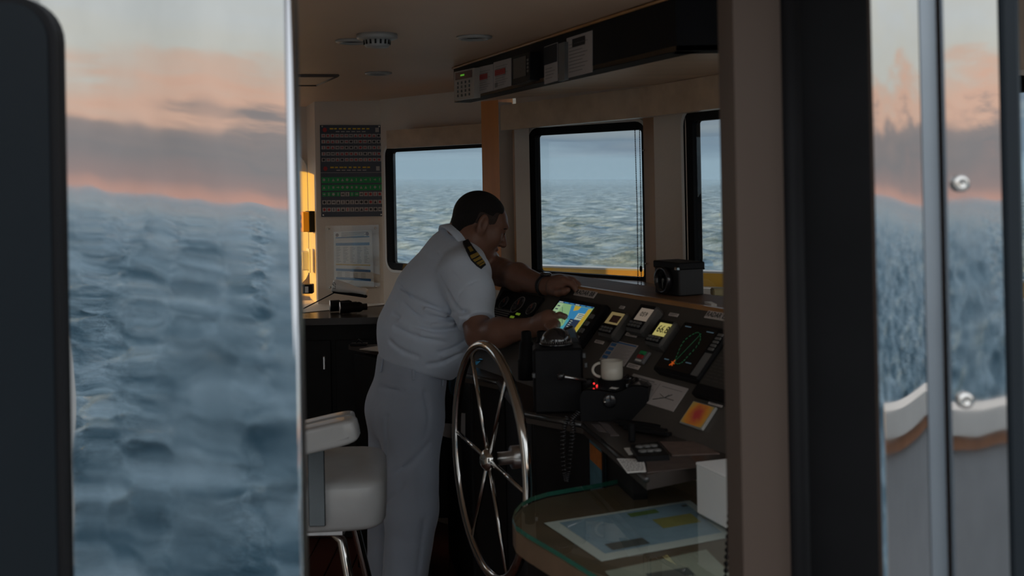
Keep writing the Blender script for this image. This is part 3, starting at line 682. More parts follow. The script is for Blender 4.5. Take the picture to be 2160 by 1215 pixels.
b = MB(); q = on(rscr[0] + (rscr[1] - rscr[0]) * .40, rscr[2] + (rscr[3] - rscr[2]) * .13, .0296)
for k in range(5):
    a = k * 1.3; b.tube([q, q + (cu * math.cos(a) + cup * math.sin(a)) * (.007 + .003 * (k % 2))], .0012, n=4)
b.build('target_echo', E_('echo_orange', (.6, .10, .01), .5), scro)
b = MB()
for (x, y, w) in ((.10, .17, .14), (.06, .93, .18), (.72, .90, .2), (.72, .2, .16)): rquad(b, sub(rscr, x, x + w, y, y + .022), .0292)
tag(b.build('screen_text', E_('text_blue', (.10, .16, .20), .3), scro), kind='stuff')
for k in range(5):
    c = MB(); rbox(c, sub(r, .84, .95, .55 + .07 * k, .60 + .07 * k), .028, .003, bev=.001); c.build('button', m_grey, t)
b = MB(); rquad(b, sub(r, .82, .97, .06, .5), .0284); b.build('side_strip', m_grey, t)

# text screen right of the radar
r = avg_rect((1520, 716), (1640, 745), (1560, 862), (1466, 827), .022)
t = thing('text_display', base(r), 'dark screen with grey text lines at the right end of the console', 'screen')
b = MB(); rbox(b, r, 0, .02, bev=.003); b.build('housing', m_blackpl, t)
b = MB(); rquad(b, sub(r, .04, .96, .20, .95), .0205); o = b.build('screen', M('screen_grey', (.035, .033, .03), .3), t)
b = MB()
for k in range(11):
    x = .08
    while x < .85:
        w = random.uniform(.04, .16); rquad(b, sub(r, x, min(.92, x + w), .88 - .06 * k, .90 - .06 * k), .0212); x += w + .03
b.build('text_line', M('text_grey', (.07, .065, .06), .5), o)

# paper sheet, switch, taped notes, heat-map picture
def sheet(px, mat, label, th=.0012, name='paper_sheet', cat='paper'):
    r = avg_rect(*px); t = thing(name, base(r), label, cat); b = MB(); rbox(b, r, 0, th, bev=0); b.build('sheet', mat, t); return r, t
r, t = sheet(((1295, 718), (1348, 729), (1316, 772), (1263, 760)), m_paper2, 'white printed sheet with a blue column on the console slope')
b = MB()
for k in range(4): rquad(b, sub(r, .03, .24, .72 - .2 * k, .86 - .2 * k), .0015, 0)
rquad(b, sub(r, .03, .97, .9, .96), .0015, 0)
for k in range(14): rquad(b, sub(r, .3, .95 - .1 * (k % 3), .83 - .055 * k, .84 - .055 * k), .0015, 1)
b.build('print', [m_blue, m_grey], t)
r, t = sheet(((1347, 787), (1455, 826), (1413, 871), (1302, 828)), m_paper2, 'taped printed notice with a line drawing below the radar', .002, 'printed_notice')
b = MB()
for k in range(9): rquad(b, sub(r, .06, .50 - .05 * (k % 3), .80 - .08 * k, .815 - .08 * k), .0026, 0)
rquad(b, sub(r, .14, .44, .86, .9), .0026, 0); rquad(b, sub(r, .54, .545, .1, .9), .0026, 0); rquad(b, sub(r, .6, .95, .80, .82), .0026, 0)
for a in range(6): b.tube([on(r[0] + (r[1] - r[0]) * .75, r[2] + (r[3] - r[2]) * .4, .003), on(r[0] + (r[1] - r[0]) * (.75 + .16 * math.cos(a)), r[2] + (r[3] - r[2]) * (.4 + .2 * math.sin(a * 1.7)), .003)], .0009, n=4)
b.build('print', m_grey, t)
r = avg_rect((1351, 738), (1370.5, 741), (1356, 766), (1335.5, 762), .008); t = thing('switch_unit', base(r), 'small switch unit with green and red buttons beside the printed sheet', 'switch')
b = MB(); rbox(b, r, 0, .008, bev=.002); b.build('housing', M('clear_grey', (.2, .2, .2), .15), t)
b = MB(); rbox(b, sub(r, .2, .8, .62, .92), .008, .005, bev=.002); tag(b.build('button', m_green, t), 'green button')
b = MB(); rbox(b, sub(r, .2, .8, .28, .58), .008, .005, bev=.002); tag(b.build('button', m_red, t), 'red button')
b = MB(); rbox(b, sub(r, .2, .8, .06, .2), .008, .003, bev=.001); b.build('caption', m_paper, t)
r = avg_rect((1467, 843.7), (1513, 859), (1473, 906), (1426.5, 885.5), .01); t = thing('picture_display', base(r), 'yellow and orange heat-map picture in a clear frame low on the console', 'picture')
b = MB(); rbox(b, r, 0, .008, bev=.002); b.build('frame', M('clear_edge', (.45, .45, .42), .1, .3), t)
hm = bpy.data.materials.new('heat_map'); hm.use_nodes = True; nt = hm.node_tree; bs = nt.nodes['Principled BSDF']; tcn = nt.nodes.new('ShaderNodeTexCoord'); mp = nt.nodes.new('ShaderNodeMapping')
cc = base(r); mp.vector_type = 'POINT'; nt.links.new(tcn.outputs['Object'], mp.inputs[0])
gr = nt.nodes.new('ShaderNodeTexNoise'); gr.inputs['Scale'].default_value = 60
ln = nt.nodes.new('ShaderNodeVectorMath'); ln.operation = 'LENGTH'; nt.links.new(mp.outputs[0], ln.inputs[0]); nt.links.new(tcn.outputs['Object'], gr.inputs['Vector'])
ad = nt.nodes.new('ShaderNodeMath'); ad.operation = 'MULTIPLY_ADD'; ad.inputs[1].default_value = .02; nt.links.new(gr.outputs['Fac'], ad.inputs[0]); nt.links.new(ln.outputs['Value'], ad.inputs[2])
cr = nt.nodes.new('ShaderNodeValToRGB'); el = cr.color_ramp.elements; el[0].position = .022; el[0].color = (.45, .05, .05, 1); el[1].position = .062; el[1].color = (.34, .33, .12, 1); e = el.new(.042); e.color = (.62, .25, .03, 1)
nt.links.new(ad.outputs[0], cr.inputs[0]); nt.links.new(cr.outputs[0], bs.inputs['Base Color']); nt.links.new(cr.outputs[0], bs.inputs['Emission Color']); bs.inputs['Emission Strength'].default_value = .05; bs.inputs['Roughness'].default_value = .3
b = MB(); rquad(b, sub(r, .05, .95, .05, .95), .0085); b.build('heat_map', hm, t)

# ---------------------------------------------------------------- things on the console desk (z = ZD)
def desk_poly(pxs, th, z=ZD): return [Zp(x, y, z + th) - UP * th for x, y in pxs]
def flat_thing(name, pxs, th, mat, label, cat, z=ZD, part='sheet'):
    p = desk_poly(pxs, th, z); c = sum(p) / len(p); t = thing(name, c, label, cat); b = MB(); b.prism(p, UP * th); b.build(part, mat, t); return p, t
def lerp4(p, x, y, off): return p[0] * (1 - x) * (1 - y) + p[1] * x * (1 - y) + p[2] * x * y + p[3] * (1 - x) * y + UP * off
p, t = flat_thing('keypad_unit', ((1345, 963), (1412, 960), (1387.6, 932), (1329, 938)), .012, m_blackpl, 'flat black keypad with round buttons on the console desk', 'keypad', part='body')
for i in range(3):
    for j in range(2):
        c = MB(); c.lathe([(.009, 0), (.009, .003), (.006, .0045), (0, .0047)], lerp4(p, .25 + .24 * i, .35 + .35 * j, .012), n=12); c.build('button', m_grey, t)
p, t = flat_thing('brown_card', ((1418, 960), (1518, 956), (1470, 931), (1392, 931)), .002, M('brown_card', (.16, .11, .09), .6, var=.35, vscale=40), 'brown printed card right of the black keypad', 'card')
p, t = flat_thing('white_sticker', ((1326, 958.5), (1339.5, 957), (1329, 944), (1316, 945)), .001, m_paper, 'small white sticker left of the black keypad', 'sticker')
p, t = flat_thing('chart_note', ((1323, 997), (1363, 994), (1357, 968), (1301, 967)), .001, m_paper, 'handwritten white note at the edge of the console desk', 'paper')
b = MB()
for k in range(7):
    y = .1 + .12 * k; x = .06
    while x < .9:
        w = random.uniform(.05, .2); b.quad(lerp4(p, x, y, .0013), lerp4(p, min(.95, x + w), y + .01, .0013), lerp4(p, min(.95, x + w), y + .045, .0013), lerp4(p, x, y + .035, .0013)); x += w + .04
b.build('handwriting', m_ink, t)
p, t = flat_thing('brown_card', ((1366, 996), (1475, 985), (1455, 962), (1362, 968)), .0015, M('brown_card_dark', (.10, .075, .065), .55, var=.4, vscale=30), 'dark brown card between the white note and the white box', 'card')
# row of black bars (chart rulers tray)
t = thing('ruler_tray', Zp(1355, 915, ZD), 'black tray of flat bars with an upright clip behind the keypad', 'tray')
for k, (a, c) in enumerate((((1300, 893), (1395, 906)), ((1309, 901), (1405, 917)), ((1318, 911), (1414, 926)))):
    A, B = Zp(*a, ZD), Zp(*c, ZD); b = MB(); d = nrm(B - A); b.box((A + B) / 2 + UP * (.006 + .002 * k), (np.linalg.norm(B - A), .018, .008), (d, np.cross(UP, d), UP), bev=.002); b.build('bar', m_blackpl, t)
A = Zp(1333, 932, ZD); b = MB(); b.box(A + UP * .02, (.014, .012, .04), bev=.003); b.build('clip', m_black, t)
for k, (px, lab) in enumerate(((((1262, 908), (1280, 911), (1266, 896), (1248, 894)), 'grey card left of the black tray'), (((1288, 918), (1306, 918), (1282, 893), (1262, 890)), 'narrow grey strip card beside the black tray'))):
    flat_thing('grey_card', px, .0015, M('grey_card', (.14, .12, .12), .5, var=.3, vscale=40), lab, 'card')
q = MB(); q.tube([Zp(x, y, ZD) + UP * .002 for x, y in ((1383, 895), (1393, 894), (1404, 903), (1395, 905), (1383, 895))], .0012, n=5); tag(q.build('paper_clip', m_chrome, None), 'thin metal clip on the desk below the notice', 'clip')

# engine control box with levers
YC = 2.66
def face(px, py, Y=YC): return P(px, py, Y)
t = thing('throttle_box', Zp(1297, 890, ZD) * V(1, 1, 1), 'black engine control box with a wavy glossy top and two levers', 'engine control')
prof = [(1225, 887), (1223, 840), (1228, 826), (1236, 823), (1262, 824), (1280, 827), (1297, 829), (1312, 825), (1324, 818), (1335, 815), (1352, 815), (1366, 819), (1371, 890)]
fp = [P(x, y, YC) for x, y in prof]; fp[0][2] = fp[-1][2] = ZD + .001
bk = V(.05, .13, 0)
b = MB(); b.prism(fp, bk); b.build('body', M('control_black', (.006, .006, .007), .4, spec=.15, var=.2), t)
b = MB()
tp = [P(x, y - .8, YC) for x, y in prof[2:-1]]
for a, c in zip(tp[:-1], tp[1:]): b.quad(a + V(.002, .006, .001), c + V(.002, .006, .001), c + bk * .9 + UP * .001, a + bk * .9 + UP * .001)
b.build('top_plate', M('gloss_top', (.05, .055, .06), .10, coat=1., var=.2), t)
b = MB(); A = P(1283, 826.5, YC); b.quad(P(1285, 822, YC + .012) + UP * .003, P(1299, 824, YC + .012) + UP * .003, P(1311, 819, YC + .04) + UP * .004, P(1296, 816, YC + .04) + UP * .003); b.build('scale_label', m_paper, t)
b = MB(); b.lathe([(.017, 0), (.017, .004), (.012, .006), (.006, .0065), (0, .007)], P(1286, 845, YC - .001), (V(1, 0, 0), UP, V(0, -1, 0)), n=16); b.build('emblem', m_blackgl, t)
b = MB(); b.sphere(P(1276, 848, YC - .006), .0035, n=8, m=6); b.build('screw', m_chrome, t)
kb = P(1183, 793, 2.70); hb = P(1241, 806, 2.74)
b = MB(); b.tube([kb, P(1236, 803.5, 2.73)], .0042, n=8); lv = b.build('lever', m_steel, t)
b = MB(); b.sphere(kb, .0105, n=16, m=10); b.build('knob', m_blackgl, lv)
b = MB(); b.lathe([(.014, -.018), (.014, .006), (.012, .009), (0, .0095)], hb, n=18); b.build('lever_hub', m_blackpl, t)
for k, (a, c) in enumerate((((1296, 816), (1322, 797)), ((1316, 815), (1340, 803)))):
    b = MB(); A, B = P(*a, 2.72), P(*c, 2.76); b.tube([A, (A + B) / 2, B], [.008, .009, .010], n=10); b.tube([B, B + V(.018, .0, -.006)], [.010, .008], n=10); b.build('lever_grip', m_blackgl, t)
b = MB()
for (x, y) in ((1253, 809), (1259, 813.5)): b.sphere(P(x, y, 2.70), .0024, n=8, m=6)
b.build('red_lamp', E_('red_led', (.9, .03, .03), 1.6), t)
b = MB(); b.tube([P(x, y, 2.72) for x, y in ((1258, 812), (1268, 808), (1280, 807.5), (1294, 812))], .0022, n=6); b.build('dial_arc', m_steel, t)

# white cup
cb_ = P(1291, 799, 2.72); t = thing('white_cup', cb_, 'white cup standing before the printed sheet', 'cup')
b = MB(); R_ = .0262; H_ = .044
b.lathe([(R_ * .9, 0), (R_ * .98, .004), (R_, .012), (R_, H_), (R_ * .93, H_), (R_ * .9, .006), (0, .006)], cb_, n=28); b.build('bowl', M('cup_cream', (.52, .49, .42), .25), t)
b = MB(); b.tube([cb_ + V(-R_ * .97 - .0205 * math.sin(a), 0, .022 - .0165 * math.cos(a) * 1.0) for a in np.linspace(0.1, math.pi - .1, 12)], .0034, n=8); b.build('handle', M('cup_cream', (.52, .49, .42), .25), t)
for zz in [p for p in ()]: pass
b = MB(); 
sz = cb_[2] - ZD
if sz > .004:
    b.lathe([(.034, 0), (.034, sz - .001)], V(cb_[0], cb_[1], ZD), n=20); tag(b.build('coaster_block', m_blackpl, None), 'black block under the white cup', 'block')

# compass binnacle and binoculars beside it
YB = 2.76
t = thing('compass', P(1178, 862, YB), 'black magnetic compass with glass dome behind the wheel rim', 'compass')
A = P(1124, 735, YB); B = P(1229, 733, YB); wB = B[0] - A[0]; cx_ = (A[0] + B[0]) / 2
b = MB(); b.box((cx_, YB + wB * .35, (A[2] + ZD) / 2), (wB, wB * .8, A[2] - ZD), bev=.006); b.build('housing', m_blackpl, t)
dm = V((P(1141, 720, YB + .05)[0] + P(1205, 720, YB + .05)[0]) / 2, YB + .05, A[2]); rd = .037
b = MB(); b.lathe([(rd * 1.12, 0), (rd * 1.12, .006), (rd, .008)], dm, n=28); b.build('bezel', m_blackgl, t)
b = MB(); b.lathe([(rd * math.cos(a), .008 + rd * .95 * math.sin(a)) for a in np.linspace(0, math.pi / 2, 10)], dm, n=28); b.build('dome', M('dome_black', (.01, .01, .012), .06, coat=1.), t)
b = MB()
for k in range(22):
    a = math.pi + math.pi * k / 21; p0 = dm + V(math.cos(a) * (rd * 1.02), math.sin(a) * (rd * 1.02), .008); b.tube([p0, p0 + UP * (.009 if k % 5 == 0 else .004)], .0006, n=4)
b.build('degree_marks', m_ring, t)
b = MB(); H0 = P(1196, 714, YB + .07); b.box(H0 + V(.01, .03, .0), (.036, .02, .05), (nrm(V(1, 0, .4)), V(0, 1, 0), nrm(V(-.4, 0, 1))), bev=.004); b.build('hood', m_blackgl, t)
for (x, y, nm) in ((1126, 792, 'latch'), (1232, 750, 'latch'), (1236, 770, 'latch')):
    c = MB(); c.box(P(x, y, YB - .003), (.010, .006, .014), bev=.002); c.build(nm, M('latch_dark', (.10, .10, .10), .35, .8), t)
t = thing('binoculars', P(1108, 806, 2.98), 'black binoculars standing upright left of the compass', 'binoculars')
for x in (1112, 1145):
    q = P(x, 800, 2.98); b = MB(); zt_ = P(x, 698, 2.98)[2] - q[2]
    b.lathe([(.024, 0), (.024, .05), (.021, .055), (.018, zt_ - .03), (.0135, zt_ - .026), (.0135, zt_ - .002), (.011, zt_), (.009, zt_ - .004), (0, zt_ - .005)], q, n=18); b.build('barrel', m_black, t)
b = MB(); b.box(P(1128, 760, 2.98), (.03, .012, .05), bev=.004); b.build('bridge', m_black, t)
# sunglasses on the desk behind the wheel
q = Zp(1030, 766, ZD + .012); t = thing('sunglasses', q - UP * .012, 'blue mirrored sunglasses lying on the desk behind the wheel', 'sunglasses')
for dx in (-.022, .024):
    b = MB(); c = q + cu * dx * .5 + V(dx * .8, 0, 0); b.add([c + V(.018 * math.cos(a), -.004 * math.cos(a), .012 * math.sin(a)) for a in np.linspace(0, 2 * math.pi, 14, endpoint=False)], [tuple(range(14))]); b.prism([c + V(.018 * math.cos(a), .001, .012 * math.sin(a)) for a in np.linspace(0, 2 * math.pi, 14, endpoint=False)], V(0, .002, 0)); b.build('lens', M('blue_mirror', (.05, .25, .45), .08, .9), t)
b = MB(); b.tube([q + V(-.045, .01, .006), q + V(0, -.002, .010), q + V(.045, .01, .006)], .002, n=6); b.tube([q + V(-.045, .01, .006), q + V(-.03, .07, 0)], .0018, n=6); b.tube([q + V(.045, .01, .006), q + V(.05, .07, 0)], .0018, n=6); b.build('frame', m_blackgl, t)

# dial box on the shelf
yb_ = 3.04; c0 = P(1434, 634, yb_); c0[2] = 1.278
eA = nrm(V(-.42, .91, 0)); eF = nrm(V(.91, .42, 0)); hB = .086
t = thing('dial_box', c0, 'black leather-cased box with a round dial on the console shelf', 'instrument box')
wA = .125; wF = .078
b = MB(); b.box(c0 + eA * wA / 2 + eF * wF / 2 + UP * hB / 2, (wA, wF, hB), (eA, eF, UP), bev=.003); b.build('case', M('case_black', (.014, .014, .015), .5, var=.3), t)
b = MB(); b.box(c0 + eA * wA / 2 + eF * wF / 2 + UP * (hB - .006), (wA + .006, wF + .006, .020), (eA, eF, UP), bev=.003); b.build('lid', m_blackpl, t)
dc = c0 + eA * wA * .52 - eF * .001 + UP * hB * .46
b = MB(); b.lathe([(.036, 0), (.036, .016), (.030, .018), (.029, .008), (0, .008)], dc, (eA, UP, -eF), n=28); dl_ = b.build('dial', m_blackgl, t)
b = MB(); b.lathe([(.0285, .0085), (0, .0085)], dc, (eA, UP, -eF), n=24); b.build('dial_face', M('dial_grey', (.10, .10, .11), .3, var=.3, vscale=60), dl_)
b = MB(); b.lathe([(.006, .009), (.006, .011), (0, .012)], dc, (eA, UP, -eF), n=12); b.tube([dc - eF * .011, dc - eF * .011 + UP * -.022], .0015, n=5); b.build('pointer', m_grey, dl_)
b = MB(); b.box(c0 + UP * (hB - .012) - eF * .004 + eA * .004, (.012, .012, .010), (eA, eF, UP), bev=.002); b.build('clasp', m_chrome, t)
b = MB(); b.tube([c0 + eF * wF + UP * hB * .95 + eA * .01, c0 + eF * (wF + .006) + UP * (hB + .008) + eA * .02, c0 + eF * (wF + .004) + UP * hB * .8 + eA * .005], .003, n=6); b.build('strap', m_black, t)
# papers and block on the sill
p, t = flat_thing('paper_stack', ((1500, 640.5), (1512, 641.5), (1500, 636), (1486, 636)), .006, m_paper, 'small stack of white paper beside the dial box', 'paper', z=1.278)
p, t = flat_thing('blue_folder', ((1488, 632), (1548, 640), (1535, 626), (1488, 625)), .012, M('blue_folder', (.10, .16, .24), .35, var=.2), 'blue-grey folder on the sill right of the dial box', 'folder', z=1.24)
wb = P(1523, 617, 3.25); b = MB(); b.box(wb + V(.0, .02, 0), (.052, .05, .022), bev=.004); tag(b.build('wooden_block', M('pale_wood', (.45, .38, .20), .6, var=.2, vscale=30), None), 'pale wooden block on the sill below the starboard window', 'block')

# poster on the console side, cords
e5, e6 = edge[4], edge[5]; du = nrm(e6 - e5); dn = nrm(np.cross(du, UP)); dn = dn if np.dot(dn, cf) < 0 else -dn
pp = e5 - dn * .02 + dn * .002 - UP * .035
t = thing('blue_poster', pp - UP * .2, 'blue poster with orange heading on the side of the console', 'poster')
b = MB(); wpo = .135; b.prism([pp, pp + du * wpo, pp + du * wpo - UP * .30, pp - UP * .30], dn * .004); b.build('board', M('poster_blue', (.08, .20, .26), .5, var=.5, vscale=30), t)
b = MB(); b.prism([pp + du * .01 - UP * .012, pp + du * (wpo - .02) - UP * .012, pp + du * (wpo - .02) - UP * .05, pp + du * .01 - UP * .05], dn * .006); b.build('heading', M('orange_ink', (.42, .13, .02), .5, var=.3, vscale=60), t)
b = MB(); b.prism([pp + du * (wpo - .014), pp + du * wpo, pp + du * wpo - UP * .30, pp + du * (wpo - .014) - UP * .30], dn * .007); b.build('edge_strip', m_blackpl, t)
def coil(path, rc, rt, turns, n=6):
    pts = []; L_ = len(path); path = np.array(path); tt = np.linspace(0, L_ - 1, turns * 8)
    for i, x in enumerate(tt):
        k = min(int(x), L_ - 2); f = x - k; c = path[k] * (1 - f) + path[k + 1] * f; d = nrm(path[k + 1] - path[k]); a = nrm(np.cross(d, V(0, 1, .01))); e = np.cross(d, a); ang = i * math.pi / 4
        pts.append(c + rc * (math.cos(ang) * a + math.sin(ang) * e))
    return pts
hp = [P(x, y, 2.60) for x, y in ((1222, 868), (1206, 885), (1209, 910), (1206, 950), (1201, 995), (1197, 1015), (1192, 995), (1188, 950), (1189, 905), (1196, 880))]
b = MB(); b.tube(coil(hp, .0055, .0018, 46), .0017, n=5); tag(b.build('coiled_cord', m_blackgl, None), 'black coiled handset cord hanging beside the blue poster', 'cord')
b = MB()
for (x, y) in ((1172, 848), (1180, 855)):
    pass
flat_thing('crumpled_tag', ((1180, 862), (1210, 866), (1205, 856), (1186, 852)), .002, M('grey_tag', (.3, .3, .31), .4, var=.2), 'pale tag on the desk edge below the compass', 'tag')
flat_thing('grey_notebook', ((1176, 812), (1238, 820), (1262, 800), (1196, 790)), .004, M('mauve_paper', (.33, .29, .29), .6, var=.15, vscale=30), 'pale notebook under the engine lever', 'notebook')

# ---------------------------------------------------------------- steering wheel
Cw = P(1031, 970, 2.9); tw = nrm(V(-.33, .944, 0)); fw = V(tw[1], -tw[0], 0); RW = .290
t = thing('steering_wheel', V(Cw[0], Cw[1], Cw[2] - RW), 'large steel ship\'s wheel with six thin spokes', 'steering wheel')
b = MB(); b.tube([Cw + RW * (math.cos(a) * -tw + math.sin(a) * UP) for a in np.linspace(0, 2 * math.pi, 72, endpoint=False)], .0125, n=14, closed=True); b.build('rim', m_chrome, t)
for k in range(6):
    a = math.radians(-3 + 60 * k); d = math.cos(a) * -tw + math.sin(a) * UP
    b = MB(); b.tube([Cw + d * .02, Cw + d * (RW - .008)], [.0062, .0052], n=8); b.build('spoke', m_chrome, t)
b = MB(); b.lathe([(.012, -.022), (.026, -.018), (.030, 0), (.026, .012), (.014, .02), (0, .022)], Cw, (tw, UP, -fw), n=18); b.build('hub', m_chrome, t)
b = MB(); b.lathe([(.017, 0), (.017, .06), (.03, .062), (.03, .16)], Cw, (tw, UP, fw), n=16); b.build('shaft', m_steel, t)

# ---------------------------------------------------------------- papers on the console front, seen between captain and wheel
def onface(px): return [PL(x, y, SB[0] + SBn * .003, SBn) for x, y in px]
b = MB(); b.prism(onface(((934, 892), (952, 894), (952, 925), (934, 920))), -SBn * .002); tag(b.build('posted_sheet', m_paper2, None), 'pale sheet on the console front between captain and wheel', 'paper')
b = MB(); b.prism(onface(((965, 870), (981, 872), (981, 928), (965, 922))), -SBn * .002); tag(b.build('posted_sheet', M('grey_sheet', (.30, .29, .28), .6, var=.1), None), 'narrow grey sheet seen through the left of the wheel', 'paper')
b = MB(); b.prism(onface([(962 + 16 * math.cos(a), 812 + 26 * math.sin(a)) for a in np.linspace(0, 6.28, 16, endpoint=False)]), -SBn * .002); tag(b.build('round_sticker', M('sticker_blue', (.08, .20, .28), .5, var=.5, vscale=60), None), 'round blue sticker on the console front beside the wheel rim', 'sticker')
# ---------------------------------------------------------------- chart cabinet at the far left, with the things on it
ZT = 1.0
ca = Zp(600, 668, ZT); cbp = Zp(838, 664, ZT)
t = thing('chart_cabinet', V(-1.05, 5.2, 0), 'dark chart cabinet with glossy top below the sign chart', 'cabinet')
x0c, x1c = -1.45, cbp[0] + .06
cpl = lambda g: [V(x0c, 5.07 - g, 0), V(x1c + g, 5.07 - g, 0), V(x1c + g, 5.31, 0), V(-.60, 5.49, 0), V(-.63, 5.585, 0), V(x0c, 5.585, 0)]
b = MB(); b.prism([q + UP * .02 for q in cpl(0)], UP * .95); b.build('body', m_dark, t)
b = MB(); b.prism([q + UP * .97 for q in cpl(.03)], UP * .03); b.build('top', M('cabinet_top_gloss', (.035, .026, .02), .25, spec=.3, var=.2), t)
for k in range(4):
    c = MB(); c.box((-1.2 + .26 * k, 5.065, .5), (.24, .012, .80), bev=.003); d = c.build('door', m_dark, t)
    c = MB(); c.box((-1.11 + .26 * k, 5.055, .8), (.012, .012, .06), bev=.003); c.build('handle', m_steel, d)
# lower desk between cabinet and captain
lz = Zp(780, 735, .92)
t = thing('low_desk', V(-.45, 4.35, 0), 'dark low desk ledge behind the captain\'s back', 'desk')
b = MB(); b.prism([Zp(735, 727, .92), Zp(806, 741, .92), Zp(900, 745, .92), Zp(900, 725, .92)], UP * -.02); b.build('top', m_desk, t)
b = MB(); b.prism([Zp(746, 732, .92) - UP * .03, Zp(806, 744, .92) - UP * .03, Zp(900, 748, .92) - UP * .03, Zp(900, 727, .92) - UP * .03], UP * -.88); b.build('body', m_dark, t)
p, _ = flat_thing('folded_chart', ((758, 736), (806, 741), (840, 736), (800, 729)), .003, M('buff_paper', (.42, .36, .30), .7, var=.1), 'buff chart sheet on the low desk behind the captain', 'chart', z=.921)
q = Zp(757, 726, .925); b = MB(); b.box(q, (.07, .05, .01), bev=.003); cl = b.build('desk_clip', m_blackpl, None); tag(cl, 'small black clip at the end of the low desk', 'clip')
b = MB(); b.tube([q + V(-.01, 0, .005), q + V(0, 0, .022), q + V(.015, 0, .006)], .003, n=6); b.build('clip_arm', m_blackgl, cl)
# white chart sheet in the sun
p, t = flat_thing('nautical_chart', ((628, 660), (826, 641), (795, 630), (628, 634)), .002, M('chart_paper', (.66, .60, .52), .6, var=.1, vscale=20), 'white paper chart spread on the chart cabinet', 'chart', z=ZT + .001)
# binoculars lying on the chart
def lie(px, py, Y): return P(px, py, Y)
yb = 5.18
t = thing('binoculars', Zp(732, 651, ZT + .003), 'black binoculars lying on the white chart', 'binoculars')
axB = nrm(V(.96, .25, 0)); sB = np.cross(UP, axB)
for k, (x, y, yy) in enumerate(((716, 636, yb), (695, 633, yb + .09))):
    q = P(x, y, yy); q[2] = ZT + .029
    b = MB(); b.lathe([(.0, .006), (.020, .004), (.024, .0), (.026, .004), (.026, .045), (.022, .05), (.024, .09), (.020, .10), (.015, .105), (.015, .125), (.0, .125)], q, (sB, UP, axB), n=18); o = b.build('barrel', m_black, t)
    b = MB(); b.lathe([(.0275, .0), (.0275, .003), (.0245, .003)], q, (sB, UP, axB), n=18); b.build('lens_ring', m_steel, o)
b = MB(); q = P(730, 634, yb + .05); q[2] = ZT + .036; b.box(q, (.05, .06, .018), (axB, sB, UP), bev=.004); b.build('bridge', m_black, t)
# white handset lying on top
q0 = P(701, 602, yb + .02); q1 = P(776, 613, yb + .04); ax1 = nrm(q1 - q0)
t = thing('white_handset', V(q0[0], q0[1], ZT + .05), 'white handheld device with black base lying across the binoculars', 'handset')
ax2 = nrm(np.cross(V(0, 0, 1), ax1)); ax3 = np.cross(ax1, ax2); Lh = np.linalg.norm(q1 - q0)
b = MB(); n = 10
for i in range(n - 1):
    pass
prof = [(0, .026), (.02, .033), (.2, .032), (.45, .026), (.65, .019), (.8, .017), (.93, .022), (1, .016)]
pts = [q0 + ax1 * Lh * a - ax3 * (.010 * a) for a, r_ in prof]
b.tube(pts, [r_ for a, r_ in prof], n=14, flat=(V(0, 0, 1), 1.1, .9)); b.build('shell', m_white, t)
b = MB(); b.box(q0 + ax1 * Lh * .52 - ax3 * .026, (Lh * .98, .045, .014), (ax1, ax2, ax3), bev=.005); b.build('black_base', m_black, t)
b = MB(); put_text(b, 'GSI', q0 + ax1 * .012 - V(0, .036, 0) + ax3 * .004, nrm(V(0, .1, -1)), nrm(V(1, 0, 0)), .016); b.build('marking', m_ink, t)
# ruler / pointer stick
b = MB(); b.tube([Zp(640, 651, ZT + .006), P(710, 615, 5.3)], .003, n=6); tag(b.build('pointer_stick', m_dark, None), 'thin dark stick leaning from the chart to the binoculars', 'stick')
b = MB(); b.box(P(650, 609, 5.55), (.05, .05, .045), bev=.003); bx = b.build('small_carton', m_blackpl, None); tag(bx, 'small black carton with white label against the sunlit wall', 'carton')
b = MB(); b.box(P(647, 611, 5.523), (.016, .003, .03)); b.build('label_patch', m_paper, bx)

# ---------------------------------------------------------------- column: sign chart, framed document, control boxes
YQ = 5.598
def colrect(tl, tr, br, bl): return [P(*p, YQ) for p in (bl, br, tr, tl)]
def bil(c, x, y, off=0.): return c[0] * (1 - x) * (1 - y) + c[1] * x * (1 - y) + c[2] * x * y + c[3] * (1 - x) * y + V(0, -off, 0)
pc = colrect((675, 264), (804, 264), (808, 456), (678, 457.5))
t = thing('sign_chart', (pc[0] + pc[1]) / 2, 'dark chart of small red, white and green safety signs on the column', 'poster')
b = MB(); b.prism(pc, V(0, -.006, 0)); b.build('board', M('poster_navy', (.018, .022, .036), .3, var=.2), t)
pr = MB()
def cell(x0, x1, y0, y1, m, off=.0066): pr.quad(bil(pc, x0, y0, off), bil(pc, x1, y0, off), bil(pc, x1, y1, off), bil(pc, x0, y1, off), m)
def tri(x, y, w, h, k, m, off=.0070):
    shp = {0: [(-1, -1), (1, -1), (0, 1)], 1: [(-.7, -.8), (.7, -.8), (.7, .8), (-.7, .8)], 2: [(math.cos(a), math.sin(a)) for a in np.linspace(0, 6.28, 8, endpoint=False)], 3: [(-1, -.3), (.2, -.3), (.2, -1), (1, 0), (.2, 1), (.2, .3), (-1, .3)], 4: [(-.3, -1), (.3, -1), (.3, 1), (-.3, 1)]}[k]
    pr.add([bil(pc, x + w * a, y + h * c, off) for a, c in shp], [tuple(range(len(shp)))], m)
rows = [(.865, 0), (.80, 0), (.735, 0), (.667, 0), (.602, 0), (.38, 1), (.297, 1), (.222, 2), (.135, 3), (.055, 3)]
